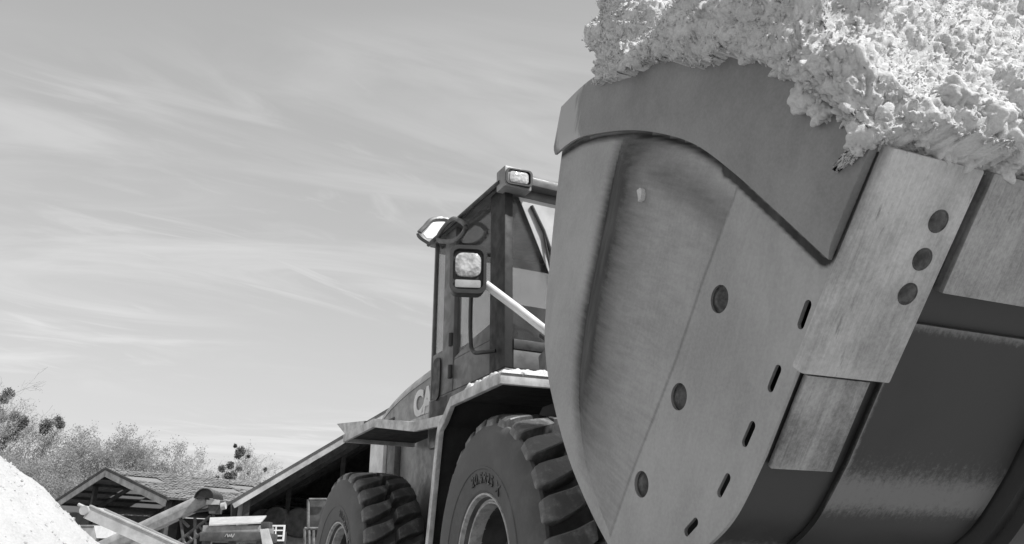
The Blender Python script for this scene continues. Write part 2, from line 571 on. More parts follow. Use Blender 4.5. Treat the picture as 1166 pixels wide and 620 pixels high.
t.color(t.rng(t.math('ADD', t.math('MULTIPLY', b, 0.6), t.math('MULTIPLY', f2, 0.4)), 0.35, 0.65, 0.20, 0.36)).bump(f2, 0.5, 0.02)
M['ground'] = t.m
simple('roof_tile', 0.20, 0.85, var=0.35, scale=1.3, bump=0.4, bscale=9)
simple('roof_sheet', 0.12, 0.8, var=0.3)
simple('wood', 0.05, 0.85, var=0.4, scale=3)
simple('fascia', 0.34, 0.8, var=0.3, scale=2)
simple('fascia_dark', 0.06, 0.8, var=0.3, scale=2)
simple('concrete', 0.26, 0.9, var=0.25, scale=2)
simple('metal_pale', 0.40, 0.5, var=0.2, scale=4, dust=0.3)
simple('metal_mid', 0.26, 0.55, var=0.3, scale=4, dust=0.3)
simple('metal_dark', 0.07, 0.6, var=0.4, scale=4, dust=0.2)
simple('bark', 0.18, 0.9, var=0.3, scale=3)
m = bpy.data.materials.new('skylight_sheet'); m.use_nodes = True
nn, ll = m.node_tree.nodes, m.node_tree.links
nn.clear()
o_ = nn.new('ShaderNodeOutputMaterial'); tl = nn.new('ShaderNodeBsdfTranslucent'); tl.inputs[0].default_value = (.6, .6, .6, 1)
dfu = nn.new('ShaderNodeBsdfDiffuse'); dfu.inputs[0].default_value = (.4, .4, .4, 1)
mx = nn.new('ShaderNodeMixShader'); mx.inputs[0].default_value = 0.5
ll.new(tl.outputs[0], mx.inputs[1]); ll.new(dfu.outputs[0], mx.inputs[2]); ll.new(mx.outputs[0], o_.inputs[0])
M['skylight'] = m
def leafmat(key, base, trans):
    m = bpy.data.materials.new(key); m.use_nodes = True
    n, l = m.node_tree.nodes, m.node_tree.links
    n.clear()
    out = n.new('ShaderNodeOutputMaterial')
    tc = n.new('ShaderNodeTexCoord')
    nz = n.new('ShaderNodeTexNoise'); nz.inputs['Scale'].default_value = 0.9; nz.inputs['Detail'].default_value = 5
    l.new(tc.outputs['Object'], nz.inputs['Vector'])
    rg = n.new('ShaderNodeMapRange'); rg.inputs[1].default_value = 0.3; rg.inputs[2].default_value = 0.7
    rg.inputs[3].default_value = base * 0.7; rg.inputs[4].default_value = base * 1.3
    l.new(nz.outputs['Fac'], rg.inputs[0])
    d = n.new('ShaderNodeBsdfDiffuse'); tr = n.new('ShaderNodeBsdfTranslucent')
    l.new(rg.outputs[0], d.inputs[0]); l.new(rg.outputs[0], tr.inputs[0])
    mx = n.new('ShaderNodeMixShader'); mx.inputs[0].default_value = trans
    l.new(d.outputs[0], mx.inputs[1]); l.new(tr.outputs[0], mx.inputs[2]); l.new(mx.outputs[0], out.inputs[0])
    M[key] = m
leafmat('leaf', 0.36, 0.5)
leafmat('mistletoe', 0.17, 0.4)
leafmat('twig', 0.34, 0.0)

# ------------------------------------------------------------------ the ground
g = MB(); S = 1500
gs = np.linspace(-1, 1, 41); gs = np.sign(gs) * np.abs(gs) ** 3 * S
V = [(x, y, 0.0) for x in gs for y in gs]
F = [(i * 41 + j, (i + 1) * 41 + j, (i + 1) * 41 + j + 1, i * 41 + j + 1) for i in range(40) for j in range(40)]
tag(raw('ground', V, F, M['ground']), 'pale dusty yard ground reaching to the horizon', None, kind='structure')

# ================================================================== THE WHEEL LOADER
loader = tag(empty('wheel_loader', (0, 0, 0)), 'big wheel loader with raised full bucket, chunky tyres and tall cab', 'wheel loader')
HW = 1.36
# ---- bucket profile in (x, z)
BACK = catmull([(1.172, 2.59), (1.097, 2.43), (0.978, 2.039), (0.915, 1.80), (0.897, 1.62), (0.953, 1.406), (1.108, 1.115), (1.363, 0.832), (1.48, 0.775), (1.60, 0.755)], 10)
FLOOR = np.vstack([[(2.692, 1.642)], catmull([(2.18, 1.022), (2.035, 0.881), (1.891, 0.805), (1.76, 0.768), (1.66, 0.756)], 10)])
FLOOR = np.vstack([np.linspace(FLOOR[0], FLOOR[1], 30)[:-1], FLOOR[1:]])
TOPE = catmull([(1.172, 2.59), (1.486, 2.555), (1.893, 2.375), (2.242, 2.185), (2.44, 2.02), (2.60, 1.82), (2.692, 1.642)], 10)
FT = np.array([-0.637, -0.771]); FN = np.array([0.771, -0.637])     # along the floor from the lip / out of the floor
LIP = np.array([2.692, 1.642])
def fp(s, off=0.0):
    return LIP + FT * s + FN * off

# shell: one bent sheet
prof = np.vstack([BACK, FLOOR[::-1]])
prof = resample(prof, 120)
tg = np.gradient(prof, axis=0); tg /= np.linalg.norm(tg, axis=1, keepdims=True)
nrm = np.stack([-tg[:, 1], tg[:, 0]], 1)          # inward
if nrm[60] @ (np.array([1.7, 1.7]) - prof[60]) < 0: nrm = -nrm
outer = prof + nrm * 0.004; inner = prof + nrm * 0.03
ys = np.linspace(-HW + 0.012, HW - 0.012, 60)
V, A = [], []
nP = len(prof)
for y in ys:
    V += [(p[0], y, p[1]) for p in outer]
    for p in outer:
        s = (p - LIP) @ FT
        A.append(0.75 * float(np.exp(-((p[1] - 0.80) / 0.035) ** 2)) if p[0] > 1.3 else 0.0)  # pale band low along the heel
for y in ys:
    V += [(p[0], y, p[1]) for p in inner]
    A += [0.0] * nP
K = len(ys) * nP
F = []
for i in range(len(ys) - 1):
    for j in range(nP - 1):
        a = i * nP + j
        F.append((a, a + 1, a + nP + 1, a + nP)); F.append((K + a, K + a + nP, K + a + nP + 1, K + a + 1))
for i in range(len(ys) - 1):
    for j in (0, nP - 1):
        a = i * nP + j
        F.append((a, a + nP, K + a + nP, K + a))
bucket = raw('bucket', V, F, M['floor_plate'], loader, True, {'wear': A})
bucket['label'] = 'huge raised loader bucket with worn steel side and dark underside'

# ---- side plates with the pressed bulge
NI, NJ = 250, 200
Lc = resample(BACK, NJ); Rc = resample(FLOOR, NJ)
tt = np.linspace(0, 1, NI)
arch = catmull([(1.075, 2.425), (1.25, 2.395), (1.403, 2.343), (1.657, 2.228), (1.869, 2.103), (2.047, 1.97), (2.211, 1.795)], 8)
band = catmull([(1.625, 2.24), (1.56, 2.18), (1.443, 1.972), (1.284, 1.677), (1.193, 1.362), (1.222, 1.12), (1.30, 0.98)], 8)
crease = np.array([(2.211, 1.795), (1.991, 1.553), (1.828, 1.351), (1.54, 1.041), (1.382, 0.859)])
arch_low = catmull([(2.16, 1.85), (2.211, 1.795), (2.348, 1.63), (2.481, 1.465)], 6)
region = np.vstack([band[::-1], arch[24:], crease[1:]])
def inside(Q, P):
    c = np.zeros(len(Q), bool)
    for a, b in zip(P, np.roll(P, -1, 0)):
        k = ((a[1] > Q[:, 1]) != (b[1] > Q[:, 1]))
        with np.errstate(all='ignore'):
            xx = (b[0] - a[0]) * (Q[:, 1] - a[1]) / (b[1] - a[1]) + a[0]
        c ^= k & (Q[:, 0] < xx)
    return c
def side_relief(Q):
    ins = inside(Q, region)
    dl = dist_poly(Q, band); da = dist_poly(Q, arch); dc = dist_poly(Q, crease)
    f = lambda d, w: (1 - (1 - np.clip(d / w, 0, 1)) ** 2) * sstep(d / 0.035)
    h = 0.055 * f(dl, 0.34) * f(da, 0.16) * sstep(dc / 0.50)
    h = np.where(ins, h, 0)
    # paint left in the hollow beside the bulge
    p = np.where(ins, 0.07 + 0.93 * np.exp(-(dl / 0.29) ** 2.2), np.exp(-(dl / 0.055) ** 2) * 0.72)
    fade = (0.25 + 0.75 * sstep((Q[:, 1] - 0.98) / 0.55)) * (0.55 + 0.45 * sstep((2.30 - Q[:, 1]) / 0.3))
    p = p * fade
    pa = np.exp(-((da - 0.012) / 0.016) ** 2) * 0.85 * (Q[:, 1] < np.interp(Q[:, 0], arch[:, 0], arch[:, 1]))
    p2 = np.where(ins, 0.42 * np.exp(-((da - 0.13) / 0.07) ** 2) * (Q[:, 0] > 1.5), 0)
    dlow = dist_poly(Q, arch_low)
    gap_shade = 0.95 * np.exp(-((dlow - 0.022) / 0.014) ** 4)  # shade of the gap under the cutter edge, painted on the plate
    pc = 0.42 * np.exp(-(dc / 0.007) ** 2)  # thin dark line along the crease
    return h, np.maximum.reduce([p, pa, p2, gap_shade, pc])
Q = np.array([Lc[j] * (1 - u) + Rc[j] * u for j in range(NJ) for u in tt])
# top rows follow the bulged top edge of the plate
for j in range(NJ):
    w = max(0.0, 1 - j / (NJ * 0.42)) ** 2
    row = slice(j * NI, (j + 1) * NI)
    chord = Lc[0] * (1 - tt[:, None]) + Rc[0] * tt[:, None]
    Q[row] += w * (resample(TOPE, NI) - chord)
rel, pnt = side_relief(Q)
side_n = noise3(np.c_[Q[:, 0] * 1.7, np.zeros(len(Q)), Q[:, 1] * 1.7]) * 0.006
nV = len(Q)
def side_plate(sgn, holes):
    yo = sgn * HW + sgn * (rel + side_n)
    yi = np.full(nV, sgn * (HW - 0.011))
    V = np.vstack([np.c_[Q[:, 0], yo, Q[:, 1]], np.c_[Q[:, 0], yi, Q[:, 1]]])
    F = []
    def q(a, b, c, d): F.append((a, b, c, d) if sgn < 0 else (d, c, b, a))
    for j in range(NJ - 1):
        for i in range(NI - 1):
            a = j * NI + i
            q(a, a + NI, a + NI + 1, a + 1)
            q(nV + a, nV + a + 1, nV + a + NI + 1, nV + a + NI)
    for j in range(NJ - 1):
        for i in (0, NI - 1):
            a = j * NI + i
            t_ = (a, nV + a, nV + a + NI, a + NI)
            q(*(t_ if i == 0 else t_[::-1]))
    for i in range(NI - 1):
        for j in (0, NJ - 1):
            a = j * NI + i
            t_ = (a, a + 1, nV + a + 1, nV + a)
            q(*(t_ if j == 0 else t_[::-1]))
    o = raw('side_plate', V, F, M['worn_plate'], bucket, True, {'paint': np.r_[pnt, pnt * 0]})  # old paint, with the gap shade and the crease line added
    o.data.set_sharp_from_angle(angle=math.radians(50))
    if holes:
        hb = MB()
        for x, z in ((2.06, 1.475), (1.828, 1.238), (1.595, 1.004)):
            hb.prism([(x + 0.041 * math.cos(w), z + 0.041 * math.sin(w)) for w in np.linspace(0, 2 * math.pi, 37)[:-1]], -HW - 0.2, -HW + 0.0165)
        fdir = np.array([(0.62, 0.785), (0.66, 0.75), (0.68, 0.73), (0.72, 0.69), (0.88, 0.47)])
        for (x, z), d in zip(((2.387, 1.334), (2.253, 1.203), (2.131, 1.081), (2.01, 0.961), (1.847, 0.86)), fdir):
            d = d / np.linalg.norm(d); e = np.array([-d[1], d[0]])
            c = np.array([x, z]) + e * 0.006
            L, r = 0.026, 0.0125
            poly = [c + d * L + r * (d * math.cos(w) + e * math.sin(w)) for w in np.linspace(-1.57, 1.57, 9)] + \
                   [c - d * L + r * (-d * math.cos(w) - e * math.sin(w)) for w in np.linspace(-1.57, 1.57, 9)]
            hb.prism(poly, -HW - 0.2, -HW + 0.0165)
        cut = hb.build('cut', M['under'], None, smooth=0)
        mo = o.modifiers.new('b', 'BOOLEAN'); mo.object = cut; mo.operation = 'DIFFERENCE'; mo.solver = 'EXACT'
        dg = bpy.context.evaluated_depsgraph_get()
        nm = bpy.data.meshes.new_from_object(o.evaluated_get(dg))
        o.modifiers.clear(); o.data = nm; nm.name = 'side_plate'
        co_ = np.zeros(len(nm.vertices) * 3, np.float32); nm.vertices.foreach_get('co', co_); co_ = co_.reshape(-1, 3)
        at = nm.attributes.get('paint') or nm.attributes.new('paint', 'FLOAT', 'POINT')
        if at.domain != 'POINT' or len(at.data) != len(nm.vertices):
            nm.attributes.remove(at); at = nm.attributes.new('paint', 'FLOAT', 'POINT')
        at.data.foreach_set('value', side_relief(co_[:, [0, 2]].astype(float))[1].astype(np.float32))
        bpy.data.objects.remove(cut)
    return o
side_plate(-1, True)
side_plate(1, False)
# dark recessed plugs in the bolt holes of the near side
for x, z in ((2.06, 1.475), (1.828, 1.238), (1.595, 1.004)):
    r_ = float(side_relief(np.array([(x, z)]))[0][0])
    MB().lathe([(0.0001, -HW - 0.001), (0.014, -HW - 0.0005), (0.024, -HW + 0.003), (0.030, -HW + 0.008), (0.0408, -HW + 0.009)], 28, 1, (x, 0, z)).build('bolt', M['bolt'], bucket)

# ---- side cutter: thick dark plate over the top of the side, its lower edge an arch
low = catmull([(1.080, 2.415), (1.25, 2.395), (1.403, 2.343), (1.657, 2.228), (1.869, 2.103), (2.047, 1.97), (2.211, 1.795), (2.348, 1.63), (2.481, 1.465), (2.505, 1.435)], 8)
top = resample(TOPE + np.array([0.0, 0.004]), 90)
lowr = resample(low, 90)
def cutter(sgn):
    nu, nv = 90, 14
    G = np.array([lowr * (1 - v) + top * v for v in np.linspace(0, 1, nv)]).reshape(-1, 2)
    yo = sgn * (HW + 0.036)
    # a shallow roll along the lower arch
    d = np.repeat(np.linspace(0, 1, nv), nu)
    y = yo - sgn * 0.012 * np.exp(-(d / 0.07) ** 2) + sgn * noise3(np.c_[G[:, 0] * 2, np.zeros(len(G)), G[:, 1] * 2]) * 0.003
    wear = np.exp(-((G[:, 0] - 1.22) / 0.14) ** 2) * 0.75 + 0.25 * np.exp(-((1 - d) / 0.1) ** 2)
    V = np.vstack([np.c_[G[:, 0], y, G[:, 1]], np.c_[G[:, 0], np.full(len(G), sgn * (HW + 0.014)), G[:, 1]]])
    n = len(G); F = []
    for j in range(nv - 1):
        for i in range(nu - 1):
            a = j * nu + i
            F.append((a, a + 1, a + nu + 1, a + nu)); F.append((n + a, n + a + nu, n + a + nu + 1, n + a + 1))
    for j in range(nv - 1):
        for i in (0, nu - 1):
            a = j * nu + i
            F.append((a, a + nu, n + a + nu, n + a))
    for i in range(nu - 1):
        for j in (0, nv - 1):
            a = j * nu + i
            F.append((a, n + a, n + a + 1, a + 1))
    o = raw('side_cutter', V, F, M['cutter'], bucket, True, {'paint': np.r_[wear, wear]})
    bm = bmesh.new(); bm.from_mesh(o.data); bmesh.ops.recalc_face_normals(bm, faces=bm.faces); bm.to_mesh(o.data); bm.free()
    o.data.set_sharp_from_angle(angle=math.radians(40))
    return o
cutter(-1)['label'] = 'dark painted side cutter plate along the top of the bucket side'
cutter(1)

# ---- cutting edge and wear plates on the underside
def floor_slab(name, s0, s1, y0, y1, th, mat, bev=0.004, off=0.0, skew=0.0):
    b = MB()
    a = [fp(s0, off), fp(s1, off), fp(s1, off + th), fp(s0, off + th)]
    V = []
    for k, y in ((0, y0), (1, y1)):
        for q, (x, z) in enumerate(a):
            V.append((x, y + (skew if q in (1, 2) else 0), z))
    b.add(V, [(0, 1, 2, 3), (7, 6, 5, 4), (0, 4, 5, 1), (1, 5, 6, 2), (2, 6, 7, 3), (3, 7, 4, 0)])
    return b.build(name, mat, bucket, bevel=bev, smooth=30)
for sg in (-1, 1):
    ya, yb = (-HW - 0.012, -1.092) if sg < 0 else (1.092, HW + 0.012)
    o = floor_slab('corner_blade', -0.005, 0.552, ya, yb, 0.042, M['edge_bright'], 0.007, skew=-0.012 if sg < 0 else 0.012)
    if sg < 0: o['label'] = 'bright scraped corner blade with three bolts'
    floor_slab('heel_wear_plate', 0.565, 0.83, (-HW + 0.022) if sg < 0 else 1.138, -1.138 if sg < 0 else HW - 0.022, 0.016, M['edge_low'], 0.003)
    for s in (0.131, 0.226, 0.315):
        x, z = fp(s, 0.042)
        y = sg * 1.168
        bm_ = MB().lathe([(0.0001, 0.003), (0.019, 0.003), (0.024, 0.0005), (0.027, 0.0012), (0.029, 0.0004)], 24, 2)
        ang = math.atan2(FN[0], FN[1])
        def put(P, x=x, y=y, z=z):
            c_, s_ = math.cos(ang), math.sin(ang)
            X = P[:, 0] * c_ + P[:, 2] * s_; Z = -P[:, 0] * s_ + P[:, 2] * c_
            return np.stack([X + x, P[:, 1] + y, Z + z], 1)
        bm_.xf(put).build('bolt', M['bolt'], bucket)
edges = np.linspace(-1.052, 1.052, 5)
for a, b in zip(edges[:-1], edges[1:]):
    floor_slab('cutting_edge', -0.005, 0.302, a, b - 0.012, 0.034, M['edge_mid'], 0.005)
# welded sheet over the heel
def heel_sheet(y0, y1):
    base = resample(np.vstack([[fp(0.395)], FLOOR[29:60]]), 50)
    tg = np.gradient(base, axis=0); tg /= np.linalg.norm(tg, axis=1, keepdims=True)
    nn_ = np.stack([-tg[:, 1], tg[:, 0]], 1)
    if nn_[3] @ FN < 0: nn_ = -nn_
    ny = 40
    V, A = [], []
    for off in (0.013, -0.002):
        for y in np.linspace(y0, y1, ny):
            for p, q in zip(base, nn_):
                e = p + q * off
                V.append((e[0], y, e[1]))
                s = (p - LIP) @ FT
                w = 0.95 * math.exp(-((s - 0.40) / 0.016) ** 2) + 0.82 * math.exp(-((s - 0.905) / 0.07) ** 2) + 0.32 * math.exp(-((s - 0.82) / 0.14) ** 2)
                w = max(w, 0.9 * math.exp(-(abs(y - y0) / 0.012) ** 2) * (1 if s < 0.95 else 0))
                A.append(w if off > 0 else 0)
    n = ny * 50; F = []
    for i in range(ny - 1):
        for j in range(49):
            a = i * 50 + j
            F.append((a, a + 50, a + 51, a + 1)); F.append((n + a, n + a + 1, n + a + 51, n + a + 50))
    for i in range(ny - 1):
        for j in (0, 49):
            a = i * 50 + j; F.append((a, n + a, n + a + 50, a + 50))
    for j in range(49):
        for i in (0, ny - 1):
            a = i * 50 + j; F.append((a, a + 1, n + a + 1, n + a))
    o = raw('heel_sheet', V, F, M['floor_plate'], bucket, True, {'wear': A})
    bm = bmesh.new(); bm.from_mesh(o.data); bmesh.ops.recalc_face_normals(bm, faces=bm.faces); bm.to_mesh(o.data); bm.free()
    o.data.set_sharp_from_angle(angle=math.radians(40))
heel_sheet(-1.095, -0.50)
heel_sheet(-0.34, 0.34)
heel_sheet(0.50, 1.095)
# thick wear bars running front to back over the heel
def wear_bar(y0, y1, off, name='wear_bar', mat='floor_plate'):
    base = resample(np.vstack([[fp(0.33)], FLOOR[29:]]), 44)
    tg = np.gradient(base, axis=0); tg /= np.linalg.norm(tg, axis=1, keepdims=True)
    nn_ = np.stack([-tg[:, 1], tg[:, 0]], 1)
    if nn_[3] @ FN < 0: nn_ = -nn_
    b = MB()
    V = []
    for p, q in zip(base, nn_):
        i_, o_2 = p - q * 0.002, p + q * off
        V += [(i_[0], y0, i_[1]), (i_[0], y1, i_[1]), (o_2[0], y1 - 0.012, o_2[1]), (o_2[0], y0 + 0.012, o_2[1])]
    F = []
    for k in range(43):
        for e in range(4):
            F.append((4 * k + e, 4 * k + (e + 1) % 4, 4 * k + 4 + (e + 1) % 4, 4 * k + 4 + e))
    F += [(0, 1, 2, 3), (175, 174, 173, 172)]
    return b.add(V, F).build(name, M[mat], bucket, bevel=0.0, smooth=40)
for yc in (-0.42, 0.42):
    wear_bar(yc - 0.065, yc + 0.065, 0.05)
    wear_bar(yc - 0.02, yc + 0.02, 0.085, 'wear_rib')
# hinge ears at the bucket's back
for yy in (-0.72, -0.48, 0.48, 0.72):
    MB().prism([(1.02, 1.30), (1.20, 1.02), (0.93, 0.92), (0.74, 1.02), (0.72, 1.22)], yy - 0.03, yy + 0.03).build('hinge_ear', M['chassis'], bucket, 0.008)

# ---- lift arms and linkage behind the bucket
for yy in (-0.60, 0.60):
    MB().prism([(0.72, 0.98), (0.86, 0.92), (0.96, 1.05), (0.84, 1.22), (0.20, 1.62), (-0.55, 2.06), (-0.72, 2.02), (-0.70, 1.84), (0.10, 1.36)], yy - 0.045, yy + 0.045).build('lift_arm', M['chassis'], loader, 0.012)
    MB().tube([(-0.35, yy * 0.75, 0.95), (0.30, yy * 0.75, 1.30)], 0.07, 14).tube([(0.25, yy * 0.75, 1.27), (0.62, yy * 0.75, 1.42)], 0.035, 12).build('lift_cylinder', M['steel'], loader)
MB().prism([(0.05, 1.25), (0.20, 1.20), (0.36, 1.95), (0.26, 2.02)], -0.09, 0.09).build('tilt_lever', M['chassis'], loader, 0.01)
MB().tube([(-0.62, 0, 1.85), (0.28, 0, 1.95)], 0.065, 14).build('tilt_cylinder', M['steel'], loader)
MB().prism([(0.10, 1.24), (0.18, 1.16), (0.92, 1.50), (0.90, 1.60)], -0.05, 0.05).build('tilt_link', M['chassis'], loader, 0.008)
# ---- frames
MB().prism([(-1.30, 0.55), (0.35, 0.55), (0.62, 0.75), (0.55, 1.25), (-0.35, 1.45), (-0.62, 2.10), (-0.86, 2.10), (-0.95, 1.2), (-1.30, 1.1)], -0.40, 0.40).build('front_frame', M['chassis'], loader, 0.02)
MB().lathe([(0.0001, -0.80), (0.19, -0.80), (0.24, -0.45), (0.26, 0), (0.24, 0.45), (0.19, 0.80), (0.0001, 0.80)], 24, 1, (0, 0, 0.745)).build('front_axle', M['under'], loader)
MB().box(-4.30, -1.62, -0.42, 0.42, 0.55, 1.35).xf(rear).build('rear_frame', M['under'], loader, 0.02)
MB().lathe([(0.0001, -0.80), (0.19, -0.80), (0.24, -0.45), (0.26, 0), (0.24, 0.45), (0.19, 0.80), (0.0001, 0.80)], 24, 1, (-3.02, 0, 0.745)).xf(rear).build('rear_axle', M['under'], loader)

# ---- wheels
R0 = 0.745
def pol(r, w, y):
    return (r * math.sin(w), y, r * math.cos(w))
NB = 27
tyre_prof = [(0.325, -0.195), (0.338, -0.228), (0.362, -0.247), (0.372, -0.254), (0.39, -0.256), (0.43, -0.262), (0.47, -0.266), (0.473, -0.270), (0.483, -0.270), (0.486, -0.266), (0.53, -0.266),
             (0.59, -0.264), (0.64, -0.258), (0.672, -0.246), (0.693, -0.228), (0.694, -0.212), (0.672, -0.188), (0.662, -0.15), (0.660, 0.0)]
tyre_prof = tyre_prof + [(r, -y) for r, y in tyre_prof[-2::-1]]
def make_wheel():
    w = MB().lathe([(0.0001, -0.135), (0.085, -0.135), (0.10, -0.125), (0.115, -0.06), (0.185, -0.05), (0.20, 0.0), (0.235, 0.02), (0.262, 0.03), (0.292, -0.05), (0.301, -0.15)], 48).build('wheel', M['rim_dark'], loader)
    MB().lathe([(0.300, -0.130), (0.303, -0.190), (0.310, -0.212), (0.317, -0.215), (0.322, -0.205), (0.336, -0.212), (0.341, -0.232), (0.348, -0.250), (0.357, -0.252), (0.361, -0.240), (0.350, -0.19), (0.33, -0.17), (0.31, 0.2), (0.35, 0.226)], 72).build('rim_ring', M['rim'], w, smooth=30)
    for k in range(12):
        a = 2 * math.pi * (k + .5) / 12
        c = pol(0.16, a, -0.052)
        MB().prism([(c[0] + .016 * math.cos(q), c[2] + .016 * math.sin(q)) for q in np.linspace(0, 2 * math.pi, 7)[:-1]], -0.075, -0.050).build('wheel_nut', M['bolt'], w)
    MB().lathe(tyre_prof, 120).build('tyre', M['tyre'], w, smooth=28)
    # one shoulder lug, wrapping down the sidewall
    def lug(sg, ph):
        b = MB()
        st = [(0.655, 0.688, 0.238, 3.4, 0.0), (0.655, 0.716, 0.230, 4.0, 0.0), (0.650, 0.733, 0.212, 4.4, 0.2), (0.645, 0.743, 0.175, 4.4, 0.9), (0.645, 0.749, 0.10, 3.8, 3.2), (0.645, 0.750, 0.015, 3.3, 6.8)]
        V = []
        for rb, rt, y, hw, sh in st:
            for r, k in ((rb, 1.18), (rt, 1.0)):
                for s in (-1, 1):
                    ww = math.radians(sg * sh + s * hw * k + ph)
                    V.append(pol(r, ww, sg * y))
        F = []
        for i in range(len(st) - 1):
            a, c = 4 * i, 4 * i + 4
            F += [(a + 2, a + 3, c + 3, c + 2), (a, a + 2, c + 2, c), (a + 1, c + 1, c + 3, a + 3)]
        F += [(0, 1, 3, 2), (20, 22, 23, 21)]
        b.add(V, F)
        return b
    for sg, ph in ((-1, 0.0), (1, 6.67)):
        first = lug(sg, ph).build('tread_block', M['tread'], w, bevel=0.005, smooth=28, segs=1)
        for k in range(1, NB):
            c = first.copy(); COL.objects.link(c); c.parent = w
            c.rotation_euler = (0, 2 * math.pi * k / NB + rng.normal() * 0.004, 0)
    # raised size lettering on the sidewall
    v, f = text_mesh('20.5R25 X', 0.074, 0.003, 0.0015, 1.25)
    xs = [p[0] for p in v]; mid = (min(xs) + max(xs)) / 2
    def bend(P):
        rad = 0.405 + P[:, 1]; an = (P[:, 0] - mid) / 0.43 + 0.12
        return np.stack([rad * np.sin(an), -0.2645 - P[:, 2], rad * np.cos(an)], 1)
    MB().add(v, f).xf(bend).build('lettering', M['black'], w, smooth=0)
    return w
def copy_tree(o, parent=None):
    c = o.copy(); COL.objects.link(c); c.parent = parent
    for ch in list(o.children):
        copy_tree(ch, c)
    return c
fr = make_wheel()
fr.location = (0, -1.035, R0); fr.rotation_euler = (0, math.radians(4), 0)
fr['label'] = 'front wheel with large cleated tyre beside the bucket'
w2 = copy_tree(fr, loader); p = rear((-3.02, -1.035, R0)); w2.location = p; w2.rotation_euler = (0, math.radians(31), PHI)
w2['label'] = 'rear wheel with cleated tyre under the side deck'
w3 = copy_tree(fr, loader); w3.location = (0, 1.035, R0); w3.rotation_euler = (0, math.radians(11), math.pi); w3['label'] = 'far front wheel behind the bucket'
w4 = copy_tree(fr, loader); p = rear((-3.02, 1.035, R0)); w4.location = p; w4.rotation_euler = (0, math.radians(17), math.pi + PHI); w4['label'] = 'far rear wheel on the other side'

# ---- front fenders
def fender(sg):
    path = [(-0.85, 0.80), (-0.695, 1.47), (-0.665, 1.535), (-0.575, 1.575), (-0.455, 1.655), (0.262, 1.640)]
    up_ = [np.array(p) for p in path]
    def strip(y0, y1, t0, t1):
        b = MB(); V = []
        for i, p in enumerate(up_):
            d = up_[min(i + 1, len(up_) - 1)] - up_[max(i - 1, 0)]
            d = d / np.linalg.norm(d); n_ = np.array([-d[1], d[0]])
            a, c = p + n_ * t0, p + n_ * t1
            V += [(a[0], y0, a[1]), (a[0], y1, a[1]), (c[0], y1, c[1]), (c[0], y0, c[1])]
        F = []
        for k in range(len(up_) - 1):
            for e in range(4):
                F.append((4 * k + e, 4 * k + (e + 1) % 4, 4 * k + 4 + (e + 1) % 4, 4 * k + 4 + e))
        m = 4 * len(up_)
        F += [(0, 1, 2, 3), (m - 1, m - 2, m - 3, m - 4)]
        return b.add(V, F)
    f_ = strip(sg * 1.285, sg * 0.74, -0.012, 0.0).build('front_fender', M['under'], loader, smooth=20)
    strip(sg * 1.312, sg * 1.2835, -0.050, 0.006).build('edge_strip', M['deck'], f_, bevel=0.004, smooth=20)
    MB().box(0.2645, 0.292, min(sg * 1.312, sg * 0.74), max(sg * 1.312, sg * 0.74), 1.588, 1.645).build('front_strip', M['deck'], f_, bevel=0.005)
    return f_
ff = fender(-1)
fender(1)
# crust of spilled white material lying on the near fender
def crust(name, x0, x1, y0, y1, z, h, nx, ny, seed, mat, parent=None, slope=0.0):
    xs, ys_ = np.linspace(0, 1, nx), np.linspace(0, 1, ny)
    U, W = np.meshgrid(xs, ys_, indexing='ij')
    X = x0 + (x1 - x0) * U; Y = y0 + (y1 - y0) * W
    e = np.minimum(np.minimum(U, 1 - U) * 22, np.minimum(W, 1 - W) * 22)
    P = np.stack([X, Y, np.full_like(X, seed)], -1)
    nz = 0.6 + 0.4 * noise3(P * 9) + 0.3 * noise3(P * 24) + 0.12 * noise3(P * 60)
    Z = z + slope * (X - x0) + h * sstep(e) * np.clip(nz, -0.15, 1.4) - 0.004
    V = np.stack([X, Y, Z], -1).reshape(-1, 3)
    F = [(i * ny + j, (i + 1) * ny + j, (i + 1) * ny + j + 1, i * ny + j + 1) for i in range(nx - 1) for j in range(ny - 1)]
    return raw(name, V, F, mat, parent)
cr = crust('spilled_fibre', -0.30, 0.30, -1.31, -0.76, 1.645, 0.055, 120, 110, 3.3, M['fibre'])
tag(cr, 'thin white crust of spilled fibre on the front fender top', 'spill')


